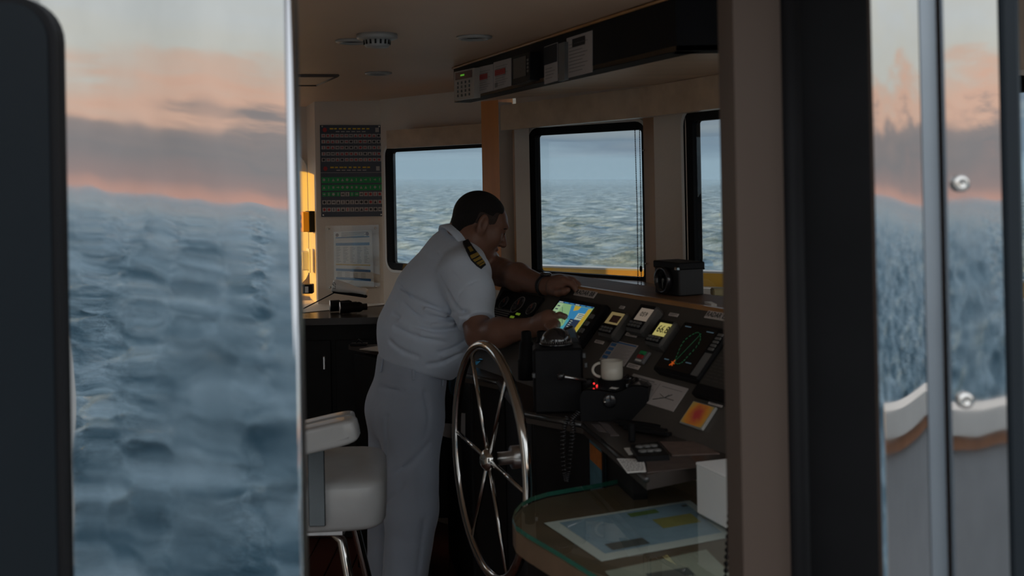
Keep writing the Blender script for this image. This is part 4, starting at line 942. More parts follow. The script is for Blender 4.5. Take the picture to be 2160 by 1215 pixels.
for ri, (y, kind) in enumerate(rows):
    hgt = .038 if kind == 0 else .046
    if kind == 1: cell(.015, .99, y - .012, y + hgt + .006, 2, .0063)
    for k in range(13):
        x = .022 + .0752 * k
        if kind == 0: bgm, fgm = 1, (0 if random.random() < .75 else 4)
        elif kind == 1: bgm, fgm = 2, 1
        elif kind == 2: bgm, fgm = (2, 1) if k < 4 or k in (6, 7) else (1, 0 if k > 8 else 4)
        else: bgm, fgm = 1, (0 if (k > 8 or ri == 9) and random.random() < .6 else 4)
        cell(x, x + .066, y, y + hgt, bgm); tri(x + .033, y + hgt / 2, .022, hgt * .34, random.randint(0, 4), fgm)
for y, m in ((.952, 3), (.53, 3)):
    for k in range(9): cell(.16 + .075 * k, .16 + .075 * k + random.uniform(.035, .065), y, y + .016, m)
    for k in range(6): cell(.26 + .085 * k, .26 + .085 * k + .06, y - .028, y - .018, 1)
    tri(.08, y - .005, .036, .026, 2, 0); tri(.935, y - .005, .042, .030, 1, 1)
cell(0, 1, .478, .482, 1)
tag(pr.build('sign_print', [m_red, m_paper2, m_green, m_yellow, m_ink], t), 'rows of tiny safety signs', kind='stuff')
for (x, y) in ((.04, .02), (.97, .02), (.04, .985), (.965, .985)):
    c = MB(); c.lathe([(.005, 0), (.005, .002), (0, .004)], bil(pc, x, y, .006), (V(1, 0, 0), UP, V(0, -1, 0)), n=10); c.build('screw', m_chrome, t)
ac = colrect((688, 476), (800, 474), (803, 607), (690, 610))
t = thing('framed_document', (ac[0] + ac[1]) / 2, 'white table of figures behind clear acrylic below the sign chart', 'document')
dc_ = [P(*p, YQ - .012) for p in ((705, 600), (789, 606), (784, 485), (704, 489))]
b = MB(); b.prism(dc_, V(0, -.001, 0)); pa = b.build('paper', m_paper, t)
pr = MB()
def dcell(x0, x1, y0, y1, m): pr.quad(bil(dc_, x0, y0, .0016), bil(dc_, x1, y0, .0016), bil(dc_, x1, y1, .0016), bil(dc_, x0, y1, .0016), m)
for y, h, m in ((.875, .02, 0), (.735, .05, 0), (.37, .025, 1), (.26, .045, 0), (.10, .045, 0)): dcell(.05, .93, y, y + h, m)
for k in range(15):
    for j in range(5): dcell(.06 + .18 * j, .06 + .18 * j + random.uniform(.06, .14), .70 - .02 * k, .706 - .02 * k, 2)
for k in range(5): dcell(.2, .9 - .1 * (k % 2), .965 - .022 * k, .973 - .022 * k, 2)
for k in range(4):
    for j in range(4): dcell(.08 + .2 * j, .2 + .2 * j, .23 - .025 * k, .236 - .025 * k, 2)
for x in (.09, .88): pr.add([bil(dc_, x + .045 * math.cos(a), .935 + .034 * math.sin(a), .0016) for a in np.linspace(0, 6.28, 12, endpoint=False)], [tuple(range(12))], 3)
tag(pr.build('print', [m_blue, m_yellow, m_grey, M('seal_brown', (.2, .12, .1), .6)], pa), kind='stuff')
b = MB(); b.prism([q + V(0, -.02, 0) for q in ac], V(0, -.004, 0)); b.build('acrylic_pane', pane_material('acrylic', (.97, .97, .96), .03, 1.2), t)
for (x, y) in ((.06, .95), (.93, .95), (.07, .03), (.93, .03)):
    c = MB(); c.lathe([(.005, .0), (.005, .026), (.003, .029), (0, .029)], bil(ac, x, y, 0), (V(1, 0, 0), UP, V(0, -1, 0)), n=10); c.build('standoff', m_chrome, t)
# orange control box and white switch box on the sunlit return
rn = nrm(V(-.956, -.293, 0)); rt = nrm(V(C2[0] - C0[0], C2[1] - C0[1], 0))
q = P(664, 467, 5.70); q = q + rn * .014
t = thing('alarm_box', q + rn * .03 - UP * .055, 'yellow and black push-button box on the sunlit wall edge', 'control box')
ex = nrm(V(-.9, -.43, 0)); ey = np.cross(UP, ex)
b = MB(); b.box(q + ex * .008, (.034, .075, .105), (ex, ey, UP), bev=.003); b.build('black_base', m_blackpl, t)
b = MB(); b.box(q + ex * .040, (.034, .075, .100), (ex, ey, UP), bev=.003); fr_ = b.build('yellow_cover', M('yellow_plastic', (.85, .42, .02), .4, var=.05), t)
for dz in (.022, -.016):
    c = MB(); c.lathe([(.014, 0), (.014, .008), (.010, .010), (0, .010)], q + ex * .06 + UP * dz, (ey, UP, ex), n=14); c.build('button', m_grey, fr_)
b = MB(); b.box(q + ex * .012 - ey * .0 + V(.0, -.04, 0) * 0 + np.cross(ex, UP) * .0385, (.02, .003, .05), (ex, ey, UP)); b.build('barcode', m_paper, t)
q = P(656, 549, 5.72) + rn * .012
t = thing('switch_box', q - UP * .05, 'white switch box on the sunlit wall edge under the yellow box', 'switch')
b = MB(); b.box(q, (.008, .10, .12), (rn, rt, UP), bev=.002); b.build('wall_plate', m_white, t)
b = MB(); b.box(q + rn * .02, (.035, .075, .095), (rn, rt, UP), bev=.005); hs = b.build('housing', m_white, t)
b = MB(); b.box(q + rn * .039, (.006, .03, .05), (rn, rt, UP), bev=.002); b.build('rocker', m_grey, hs)
# rounded frame of the port window at the far left
wc = V((wl - .25 + wr) / 2, 5.94, 1.41); ww = wr - wl + .25
t = thing('window_4', wc - UP * .32, 'sunlit port window at the far left beside the yellow box', kind='structure')
b = MB(); b.ring(to3(rrect(ww + .05, .69, .09), wc - V(0, .02, 0), V(1, 0, 0), UP), to3(rrect(ww - .03, .60, .07), wc - V(0, .02, 0), V(1, 0, 0), UP), V(0, .05, 0)); b.build('frame_trim', m_white, t)
b = MB(); b.prism(to3(rrect(ww - .02, .61, .07), wc + V(0, .01, 0), V(1, 0, 0), UP), V(0, .006, 0)); b.build('pane', m_pane, t)

# ---------------------------------------------------------------- overhead console
oa = Zp(957, 141, CEIL); ob = Zp(1430, -15, CEIL); ou = nrm(ob - oa); od = nrm(np.cross(UP, ou)); od = od if od[0] > 0 else -od
ZU = 1.874
oc = Zp(1430, 108, ZU); on_ = -od
A0 = V(oa[0], oa[1], 0); L_o = np.dot(V(oc[0], oc[1], 0) - A0, ou); A1 = A0 + ou * L_o
t = thing('overhead_console', A0 + UP * ZU, 'long black overhead console hanging under the ceiling above the helm', 'overhead console')
b = MB(); b.prism([A0 + UP * ZU, A1 + UP * ZU, A1 + od * .06 + UP * ZU, A0 + od * .06 + UP * ZU], UP * (CEIL - ZU - .002)); b.build('face', m_black, t)
A2 = A1 + V(1.1, -.0, 0)
b = MB(); b.prism([A1 + UP * ZU, A2 + UP * ZU, A2 + V(0, .06, 0) + UP * ZU, A1 + V(0, .06, 0) + UP * ZU], UP * (CEIL - ZU - .002)); b.build('return_face', m_black, t)
e0 = Zp(1000, 216, ZU); e1 = Zp(1560, 163, ZU); e2 = e1 + (e1 - e0) * .6
b = MB(); b.prism([A0 + UP * (ZU + .012), A1 + UP * (ZU + .012), A2 + UP * (ZU + .012), V(e2[0], e2[1], ZU + .012), V(e1[0], e1[1], ZU + .012), V(e0[0], e0[1], ZU + .012)], UP * -.011); b.build('underside', m_woodlight, t)
b = MB(); b.tube([A0 + UP * (CEIL - .006) - od * .004, A1 + UP * (CEIL - .006) - od * .004], .004, n=6); b.build('top_bead', m_wood, t)
def ohp(px, py, off=0.): return PL(px, py, A0 + UP * ZU - od * off, od)
def oh_rect(x0, x1, yt, yb, off): 
    a = ohp(x0, yb[0], off); c = ohp(x1, yb[1], off); d = ohp(x1, yt[1], off); e = ohp(x0, yt[0], off); return [a, c, d, e]
def oh_thing(name, x0, x1, yt, yb, th, mat, label, cat, part):
    c = oh_rect(x0, x1, yt, yb, th); t_ = thing(name, (c[0] + c[1]) / 2, label, cat); b = MB(); b.prism(c, od * th); b.build(part, mat, t_); return c, t_
def bq(mb, c, x0, x1, y0, y1, m=0, off=.0015):
    f = lambda x, y: c[0] * (1 - x) * (1 - y) + c[1] * x * (1 - y) + c[2] * x * y + c[3] * (1 - x) * y - od * off
    mb.quad(f(x0, y0), f(x1, y0), f(x1, y1), f(x0, y1), m)
c, t = oh_thing('alarm_keypad', 958, 1000, (152, 143), (212, 206), .022, M('keypad_cream', (.42, .38, .33), .5, var=.1), 'cream alarm keypad at the left end of the overhead console', 'keypad', 'housing')
b = MB(); bq(b, c, .08, .92, .70, .95); b.build('display_window', M('red_window', (.10, .015, .015), .2), t)
b = MB(); bq(b, c, .35, .55, .80, .86, 0, .002); b.build('green_lamp', E_('green_led', (.08, .3, .02), .7), t)
for i in range(4):
    for j in range(4):
        k = MB(); f = lambda x, y: c[0] * (1 - x) * (1 - y) + c[1] * x * (1 - y) + c[2] * x * y + c[3] * (1 - x) * y
        k.box(f(.22 + .19 * i, .14 + .145 * j) - od * .002, (.0065, .004, .009), (ou, od, UP), bev=.001); k.build('key', m_grey, t)
for k, (x0, x1, yt, yb, dark, lab) in enumerate(((1004, 1040, (143, 135), (200, 191), 0, 'printed sheet with red block next to the alarm keypad'), (1041, 1078, (132, 122), (191, 181), 0, 'printed sheet between the red-block sheet and the small monitor'),
        (1148, 1176, (99, 89), (178, 170), 1, 'sheet with black upper half on the overhead console'), (1195, 1249, (81, 64), (165, 152), 2, 'largest printed sheet, rightmost on the overhead console'))):
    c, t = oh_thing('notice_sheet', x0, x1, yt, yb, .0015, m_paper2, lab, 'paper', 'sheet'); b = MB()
    for j in range(9):
        if dark == 1 and j < 5: continue
        bq(b, c, .12, .85 - .1 * (j % 3), .80 - .085 * j, .815 - .085 * j, 1)
    if dark == 0: bq(b, c, .1, .7, .50, .70, 0); bq(b, c, .1, .25, .08, .25, 1)
    if dark == 1: bq(b, c, 0, 1, .5, .98, 2)
    if dark == 2: bq(b, c, .25, .75, .72, .93, 2)
    b.build('print', [m_red, m_grey, m_ink], t)
c, t = oh_thing('small_monitor', 1081, 1118, (120, 109), (180, 169), .03, m_blackpl, 'small black monitor set in the overhead console', 'monitor', 'housing')
b = MB(); bq(b, c, .08, .8, .2, .9); b.build('screen', M('screen_olive', (.05, .05, .045), .25), t)
for j in range(4):
    k = MB(); bq(k, c, .85, .95, .3 + .13 * j, .38 + .13 * j, 0, .002); k.build('button', m_grey, t)
c, t = oh_thing('side_folder', 1178, 1191, (92, 88), (172, 168), .012, m_grey, 'narrow grey folder between two sheets on the overhead console', 'folder', 'cover')

# ---------------------------------------------------------------- ceiling fittings
q = Zp(795, 72, CEIL); t = thing('smoke_detector', q - UP * .04, 'white smoke detector with slotted body on the ceiling', 'smoke detector')
m_cf = M('detector_white', (.36, .35, .33), .35, var=.1)
b = MB(); b.lathe([(.055, 0), (.055, -.012), (.045, -.016)], q, n=28); b.build('base_plate', m_cf, t)
b = MB(); b.lathe([(.037, -.012), (.034, -.030), (.030, -.036), (0, -.037)], q, n=28); bd = b.build('body', m_cf, t)
for k in range(16):
    a = 2 * math.pi * k / 16; b = MB(); b.box(q + V(.0352 * math.cos(a), .0352 * math.sin(a), -.023), (.003, .005, .012), (V(math.cos(a), math.sin(a), 0), V(-math.sin(a), math.cos(a), 0), UP)); b.build('slot', m_black, bd)
for (px, py, r_, lab) in ((1000, 77, .05, 'round ceiling lamp nearest the overhead console'), (798, 153, .05, 'round ceiling lamp nearest the sign chart'), (745, 85, .05, 'round ceiling lamp half hidden behind the smoke detector')):
    q = Zp(px, py, CEIL); t = thing('ceiling_lamp', q - UP * .01, lab, 'ceiling lamp', 'round lamps in the ceiling')
    b = MB(); b.lathe([(r_, 0), (r_, -.005), (r_ * .8, -.009), (r_ * .62, -.007), (r_ * .6, -.001)], q, n=26); b.build('trim_ring', m_cf, t)
    b = MB(); b.lathe([(r_ * .6, -.003), (0, -.003)], q, n=20); b.build('lens', M('lamp_lens', (.15, .13, .12), .3), t)
h = [Zp(x, y, CEIL) for x, y in ((560, 157), (713, 157), (668, 177), (520, 177))]
t = thing('ceiling_hatch', h[0] - UP * .006, 'rectangular access panel in the ceiling at the left', 'hatch')
b = MB(); b.prism(h, UP * -.005); b.build('panel', m_ceil, t)
b = MB()
for i in range(4): b.tube([h[i] - UP * .004, h[(i + 1) % 4] - UP * .004], .006, n=4)
b.build('rim', M('hatch_rim', (.14, .10, .08), .5), t)

# ---------------------------------------------------------------- blind chain at the middle window, bead chain at the doorway
def bead_chain(name, strands, pitch, r_, label):
    t = thing(name, strands[0][-1], label, 'bead chain')
    for st in strands:
        st = np.array(st); seg = np.linalg.norm(np.diff(st, axis=0), axis=1); Ls = np.concatenate([[0], np.cumsum(seg)]); b = MB()
        for d in np.arange(0, Ls[-1], pitch):
            k = min(np.searchsorted(Ls, d, 'right') - 1, len(st) - 2); f = (d - Ls[k]) / seg[k]; b.sphere(st[k] * (1 - f) + st[k + 1] * f, r_, n=6, m=4)
        b.tube(list(st), r_ * .3, n=4); b.build('bead_strand', m_black, t)
    return t
yc = 3.95
t = bead_chain('blind_chain', [[P(1339, 268, yc), P(1344, 440, yc), P(1346, 616, yc)], [P(1349, 268, yc), P(1352, 440, yc), P(1353, 612, yc)]], .0062, .0023, 'black bead chain hanging at the right of the middle window')
b = MB(); q = P(1352, 567, yc); b.tube([q + UP * .012, q + UP * .006, q - UP * .006, q - UP * .012], [.001, .005, .005, .001], n=8); b.build('chain_weight', m_black, t)
bead_chain('door_chain', [[P(1556, 830, 1.75), P(1546, 960, 1.75), P(1529, 1240, 1.75)]], .0105, .0042, 'black bead chain hanging inside the doorway beside the beige jamb')

# ---------------------------------------------------------------- helm chair
m_vinyl = M('white_vinyl', (.46, .47, .47), .32, var=.08, vscale=12, coat=.15, bump=.12, bscale=14)
def cushion(mb, c, size, ax, r_, mat=0, n=5, bulge=0.):
    """rounded block: superellipsoid grid"""
    c = np.asarray(c, float); m = 14; vs = []
    for i in range(m + 1):
        ph = -math.pi / 2 + math.pi * i / m
        for j in range(2 * m):
            th = math.pi * j / m; f = lambda x, e: math.copysign(abs(x) ** e, x)
            vs.append(c + np.asarray(ax[0]) * size[0] / 2 * f(math.cos(ph), r_) * f(math.cos(th), r_) + np.asarray(ax[1]) * size[1] / 2 * f(math.cos(ph), r_) * f(math.sin(th), r_) + np.asarray(ax[2]) * size[2] / 2 * f(math.sin(ph), r_))
    mb.add(vs, [(i * 2 * m + j, i * 2 * m + (j + 1) % (2 * m), (i + 1) * 2 * m + (j + 1) % (2 * m), (i + 1) * 2 * m + j) for i in range(m) for j in range(2 * m)], mat, True)
ych = 2.86
t = thing('helm_chair', V(-.55, 2.98, 0), 'white vinyl helm chair with padded armrest and chrome legs', 'chair')
sc_ = P(700, 1032, ych + .14); seat_r = P(806, 1020, ych)[0]
cx_ = FO; cy_ = PT
b = MB(); cushion(b, V(seat_r - .225, ych + .14, sc_[2] + .004), (.44, .42, .135), (nrm(V(.99, .1, 0)), nrm(V(-.1, .99, 0)), UP), .28); b.build('seat', m_vinyl, t)
b = MB(); q = V(seat_r - .23, ych + .13, sc_[2] + .068)
for k in range(4): b.tube([q + V(-.14, -.02 + .05 * k, -.004), q + V(.13, -.02 + .05 * k, -.004)], .006, n=6)
b.build('seat_pleat', m_vinyl, t)
aq0 = P(600, 938, ych - .06); aq1 = P(738, 906, ych - .06); ad = nrm(aq1 - aq0); an = np.cross(V(0, 1, 0), ad); an = an if an[2] > 0 else -an
b = MB(); La = np.linalg.norm(aq1 - aq0)
cushion(b, (aq0 + aq1) / 2 + ad * .006 - ad * .05, (La + .13, .085, .062), (ad, V(0, 1, 0), an), .32); ar = b.build('armrest', m_vinyl, t)
b = MB(); b.tube([aq0 - ad * .05 + an * -.012 - V(0, .040, 0), aq1 + ad * .0 + an * -.012 - V(0, .040, 0)], .0022, n=6); b.build('piping', m_vinyl, ar)
b = MB(); cushion(b, (aq0 + aq1) / 2 + V(-.10, .42, -.075), (La + .11, .08, .055), (ad, V(0, 1, 0), an), .32); b.build('armrest', m_vinyl, t)
b = MB(); b.box(P(668, 1022, ych - .075), (.041, .007, .205), bev=.002); b.build('arm_bracket', M('bracket_steel', (.15, .17, .18), .25, .9, var=.15), t)
b = MB(); cushion(b, V(seat_r - .47, ych + .14, sc_[2] + .28), (.10, .44, .50), (nrm(V(1, 0, .12)), V(0, 1, 0), nrm(V(-.12, 0, 1))), .35); b.build('backrest', m_vinyl, t)
b = MB(); b.box(V(seat_r - .22, ych + .14, sc_[2] - .075), (.24, .26, .02), bev=.004); b.build('seat_plate', m_steel, t)
lc = V(seat_r - .22, ych + .14, sc_[2] - .08)
for sx in (-1, 1):
    for sy in (-1, 1):
        top = lc + V(.05 * sx, .06 * sy, 0); kn = lc + V(.11 * sx, .10 * sy, -.025); ft = V(lc[0] + .24 * sx, lc[1] + .20 * sy, .012)
        b = MB(); b.tube([top, top * .4 + kn * .6 + UP * .006, kn, kn * .9 + ft * .1, ft], .0125, n=10); lg = b.build('leg', m_chrome, t)
        b = MB(); b.lathe([(.018, -.012), (.018, .008), (.013, .012)], ft, n=10); b.build('foot_cap', m_black, lg)
b = MB(); zf = .30
b.tube([V(lc[0] + .20 * math.cos(a), lc[1] + .18 * math.sin(a), zf) for a in np.linspace(0, 2 * math.pi, 28, endpoint=False)], .009, n=8, closed=True); b.build('foot_ring', m_chrome, t)

# ---------------------------------------------------------------- glass-topped chart table at the lower right
ZG = .95
out = [(1350, 1003), (1300, 1012), (1250, 1022), (1200, 1030), (1155, 1038), (1122, 1048), (1100, 1060), (1086, 1076), (1081, 1092), (1088, 1108), (1110, 1124), (1180, 1165), (1262, 1216), (1400, 1305), (1500, 1380)]
gp = [Zp(x, y, ZG) for x, y in out] + [V(.70, 1.50, ZG), V(.85, 2.2, ZG), V(.62, 2.46, ZG)]
gp = [q * V(1, 1, 0) for q in gp]
t = thing('chart_table', V(.35, 2.0, 0), 'chart table with a rounded glass top and green glass edge', 'table')
b = MB(); b.prism([q + UP * (ZG - .052) for q in gp], UP * .040); b.build('wooden_top', M('table_wood', (.20, .13, .08), .4, var=.3, vscale=10, stretch=(.3, 1, 1)), t)
g2 = MB(); cc2 = sum(gp) / len(gp)
b = MB(); b.prism([cc2 + (q - cc2) * .9 for q in gp], UP * (ZG - .052)); b.build('pedestal', m_dark, t)
b = MB(); n = len(gp); b.add([q + UP * ZG for q in gp], [tuple(range(n))], 0); m_ge = M('glass_edge_green', (.03, .22, .16), .1, trans=.3, var=.2)
b.add([q + UP * (ZG - .009) for q in gp] + [q + UP * ZG for q in gp], [(i, (i + 1) % n, (i + 1) % n + n, i + n) for i in range(n)], 1, False)
b.build('glass_top', [pane_material('table_glass', (.86, .93, .90), .015, 1.6), m_ge], t)
def under(px): return [Zp(x, y, ZG - .0105) for x, y in px]
def glass_chart(px, mat, label, extra):
    p = under(px); tt = thing('sea_chart', sum(p) / 4, label, 'chart'); b = MB(); b.prism(p, UP * .0008); s_ = b.build('sheet', mat, tt)
    b = MB()
    for i_, (x0, x1, y0, y1, m) in enumerate(extra): h_ = .0013 + (.0006 if i_ else 0); b.quad(lerp4(p, x0, y0, h_), lerp4(p, x1, y0, h_), lerp4(p, x1, y1, h_), lerp4(p, x0, y1, h_), m)
    b.build('print', [M('chart_blue_tint', (.36, .48, .60), .6, var=.15, vscale=30), M('chart_buff', (.46, .40, .14), .6, var=.2, vscale=20), m_grey, M('chart_green', (.18, .26, .08), .6)], s_)
glass_chart(((1268, 1184), (1548, 1132), (1456, 1056), (1148, 1104)), m_paper, 'large blue-tinted sea chart under the table glass', [(.08, .95, .12, .95, 0), (.62, .9, .42, .66, 1), (.52, .72, .80, .90, 3), (.15, .42, .15, .3, 2), (.9, .94, .84, .9, 2)])
glass_chart(((1330, 1262), (1590, 1262), (1490, 1160), (1276, 1206)), M('old_chart', (.46, .44, .36), .6, var=.15, vscale=15), 'buff sea chart nearest the door under the table glass', [(.3, .7, .5, .7, 2)])
# white box on the glass
w0 = Zp(1470, 1083, ZG); w1 = Zp(1562, 1134, ZG); e1_ = nrm(w1 - w0); e2_ = np.cross(UP, e1_); e2_ = e2_ if e2_[1] > 0 else -e2_
t = thing('white_box', w0 + UP * .0, 'white carton standing on the glass chart table', 'box')
hb_ = .094
b = MB(); b.box(w0 + e1_ * .13 + e2_ * .09 + UP * (hb_ / 2 + .001), (.26, .18, hb_), (e1_, e2_, UP), bev=.0025); b.build('carton', M('white_carton', (.78, .79, .78), .5, var=.04), t)
b = MB(); b.box(w0 + e1_ * .13 + e2_ * .09 + UP * (hb_ + .002), (.262, .182, .006), (e1_, e2_, UP), bev=.002); b.build('lid', M('white_carton', (.78, .79, .78)), t)
# ---------------------------------------------------------------- the captain: signed-distance bodies turned into meshes
def smin(a, b, k):
    h = np.clip(.5 + .5 * (b - a) / k, 0, 1); return b * (1 - h) + a * h - k * h * (1 - h)
def smax(a, b, k): return -smin(-a, -b, k)
def rcone(p, a, b, ra, rb, lat=None, q=1.0):
    """capsule from a to b with two radii; q widens it along the unit vector lat"""
    a = np.asarray(a, np.float32); b = np.asarray(b, np.float32)
    if q != 1.0:
        lat = np.asarray(lat, np.float32); m = (a + b) / 2
        sc = lambda x: x - np.outer((x - m) @ lat, lat) * (1 - 1 / q) if x.ndim > 1 else x - lat * np.dot(x - m, lat) * (1 - 1 / q)
        p = sc(p); a = sc(a); b = sc(b)
    ba = b - a; L = float(ba @ ba); pa = p - a
    h = np.clip(pa @ ba / max(L, 1e-9), 0, 1)
    return np.linalg.norm(pa - h[:, None] * ba, axis=1) - (ra + (rb - ra) * h)
def ell(p, c, r, ax=AXW):
    d = p - np.asarray(c, np.float32); q = np.stack([d @ np.asarray(x, np.float32) for x in ax], 1); r = np.asarray(r, np.float32)
    k0 = np.linalg.norm(q / r, axis=1); k1 = np.linalg.norm(q / (r * r), axis=1); return k0 * (k0 - 1) / np.maximum(k1, 1e-6)
def plane(p, c, n): return (p - np.asarray(c, np.float32)) @ np.asarray(nrm(n), np.float32)
def near(p, pts, r):
    """can this batch of points feel a limb that runs through pts with radius r?"""
    q = np.asarray(pts); lo, hi = q.min(0) - r - .065, q.max(0) + r + .065
    return bool((p.max(0) > lo).all() and (p.min(0) < hi).all())
FAR = 9.0
def sdf_mesh(fn, lo, hi, h, B=10):
    lo = np.asarray(lo, float); n = np.ceil((np.asarray(hi) - lo) / h / B).astype(int); N = n * B + 1
    D = np.empty(N, np.float32)
    cc = np.stack(np.meshgrid(*[np.arange(k) for k in n], indexing='ij'), -1).reshape(-1, 3)
    ctr = (lo + (cc + .5) * B * h).astype(np.float32); dc = np.concatenate([fn(ctr[i:i + 400]) for i in range(0, len(ctr), 400)]); act = np.abs(dc) < B * h * .87 * 1.35 + .004
    big = np.where(dc > 0, 1., -1.).reshape(n).repeat(B, 0).repeat(B, 1).repeat(B, 2)
    D[:-1, :-1, :-1] = big; D[-1] = 1; D[:, -1] = 1; D[:, :, -1] = 1
    g = np.stack(np.meshgrid(*[np.arange(B + 1)] * 3, indexing='ij'), -1).reshape(-1, 3)
    blocks = cc[act]
    for k in range(0, len(blocks), 14):
        bb = blocks[k:k + 14]; idx = (bb[:, None, :] * B + g[None]).reshape(-1, 3)
        D[idx[:, 0], idx[:, 1], idx[:, 2]] = fn((lo + idx * h).astype(np.float32))
    ins = D < 0
    s = sum(ins[i:i + N[0] - 1, j:j + N[1] - 1, k:k + N[2] - 1].astype(np.int8) for i in (0, 1) for j in (0, 1) for k in (0, 1))
    cells = np.argwhere((s > 0) & (s < 8)); vid = -np.ones(N - 1, np.int64); vid[tuple(cells.T)] = np.arange(len(cells))
    corner = [(i, j, k) for i in (0, 1) for j in (0, 1) for k in (0, 1)]
    val = np.stack([D[cells[:, 0] + i, cells[:, 1] + j, cells[:, 2] + k] for i, j, k in corner], 1)
    acc = np.zeros((len(cells), 3)); cnt = np.zeros(len(cells))
    for x in range(8):
        for y in range(x + 1, 8):
            d = [abs(a - b) for a, b in zip(corner[x], corner[y])]
            if sum(d) != 1: continue
            va, vb = val[:, x], val[:, y]; m = (va < 0) != (vb < 0); t = np.where(m, va / np.where(va - vb == 0, 1, va - vb), 0)
            pt = np.array(corner[x]) + t[:, None] * (np.array(corner[y]) - np.array(corner[x])); acc[m] += pt[m]; cnt[m] += 1
    v = lo + (cells + acc / cnt[:, None]) * h
    F = []
    for ax in range(3):
        sl0 = [slice(None)] * 3; sl1 = [slice(None)] * 3; sl0[ax] = slice(0, -1); sl1[ax] = slice(1, None)
        a, b = ins[tuple(sl0)], ins[tuple(sl1)]; e = np.argwhere(a != b); o1, o2 = [(1, 2), (2, 0), (0, 1)][ax]
        e = e[(e[:, o1] > 0) & (e[:, o2] > 0) & (e[:, o1] < N[o1] - 1) & (e[:, o2] < N[o2] - 1)]
        q = []
        for (x, y) in ((-1, -1), (0, -1), (0, 0), (-1, 0)):
            c = e.copy(); c[:, o1] += x; c[:, o2] += y; q.append(vid[tuple(c.T)])
        q = np.stack(q, 1); fl = ~a[tuple(e.T)]; q[fl] = q[fl][:, ::-1]; F.append(q)
    F = np.concatenate(F); F = F[(F >= 0).all(1)]
    return v, F
def sdf_object(name, fn, lo, hi, h, mat, parent):
    v, f = sdf_mesh(fn, lo, hi, h); me = bpy.data.meshes.new(name); v = v - ROOTLOC[parent.name]
    me.vertices.add(len(v)); me.vertices.foreach_set('co', v.ravel()); me.loops.add(f.size); me.loops.foreach_set('vertex_index', f.ravel().astype(np.int32))
    me.polygons.add(len(f)); me.polygons.foreach_set('loop_start', np.arange(0, f.size, 4, dtype=np.int32)); me.polygons.foreach_set('use_smooth', np.ones(len(f), bool)); me.update(calc_edges=True)
    me.materials.append(mat); o = bpy.data.objects.new(name, me); COL.objects.link(o); o.parent = parent; ROOTLOC[o.name] = ROOTLOC[parent.name]; return o
def trace(fn, px, py, t0=2.6, t1=5.0, off=0.):
    d = ray(px, py); t = t0
    for _ in range(140):
        q = O_ + d * t; s = float(fn(q[None].astype(np.float32))[0]) - off
        if s < .0004 or t > t1: break
        t += s * .8
    return O_ + d * t
def grad(fn, q):
    e = .002; return nrm(V(*[float(fn((q + e * a)[None].astype(np.float32))[0] - fn((q - e * a)[None].astype(np.float32))[0]) for a in AXW]))

RT = nrm(V(.36, -.93, 0))                            # the captain's right-hand side, towards the camera
# ---- head frame
pit = math.radians(24); HF = nrm(FO * math.cos(pit) - UP * math.sin(pit)); HU = nrm(FO * math.sin(pit) + UP * math.cos(pit)); HR = RT
HAX = (HF, HR, HU)
ear = P(1019, 475, 3.66); HS = .97
H0 = ear - (HF * -.012 + HR * .078 + HU * -.010) * HS
def hp(a, b, c): return H0 + (HF * a + HR * b + HU * c) * HS
# ---- body joints
pel = P(862, 815, 3.76); wst = P(880, 752, 3.76); bel = P(903, 695, 3.75); che = P(938, 590, 3.74); nkb = P(982, 520, 3.735)
shR = P(978, 580, 3.57); elR = P(1012, 708, 3.43); wrR = P(1124, 690, 3.28)
shL = P(975, 545, 3.92); elL = P(1056, 574, 3.72); wrL = P(1152, 603, 3.47)
hipR = P(868, 880, 3.67); knR = P(868, 1080, 3.64); anR = P(838, 1385, 3.68)
hipL = P(838, 870, 3.85); knL = P(826, 1075, 3.86); anL = P(806, 1350, 3.90)
LAT = RT
def hand_R(p):
    w = wrR; k = P(1157, 676, 3.23)
    d = rcone(p, w, k, .026, .030, nrm(V(.2, .5, 1)), 1.05)
    d = smin(d, rcone(p, P(1142, 682, 3.25), P(1160, 683, 3.22), .025, .020), .012)
    F_ = [[(1166, 669, 3.215), (1181, 664.5, 3.205), (1192, 668, 3.20), (1197.5, 676, 3.20)],
          [(1164, 677, 3.21), (1175, 683, 3.19), (1177, 693, 3.19), (1171, 699, 3.195)],
          [(1161, 684, 3.20), (1171, 690, 3.18), (1171, 699, 3.18), (1164, 704, 3.19)],
          [(1155, 689, 3.195), (1163, 697, 3.175), (1161, 705, 3.18), (1154, 707, 3.185)],
          [(1140, 680, 3.28), (1158, 690, 3.29), (1172, 697, 3.28), (1178, 699, 3.27)]]
    R_ = [(.0105, .0092, .0080, .0066), (.0108, .0098, .0088, .0075), (.011, .010, .009, .0075), (.010, .009, .008, .007), (.014, .012, .010, .008)]
    for pts, r in zip(F_, R_):
        f = None
        for (a, b, ra, rb) in zip(pts[:-1], pts[1:], r[:-1], r[1:]):
            c = rcone(p, P(*a), P(*b), ra, rb); f = c if f is None else smin(f, c, .004)
        d = smin(d, f, .006)
    return d
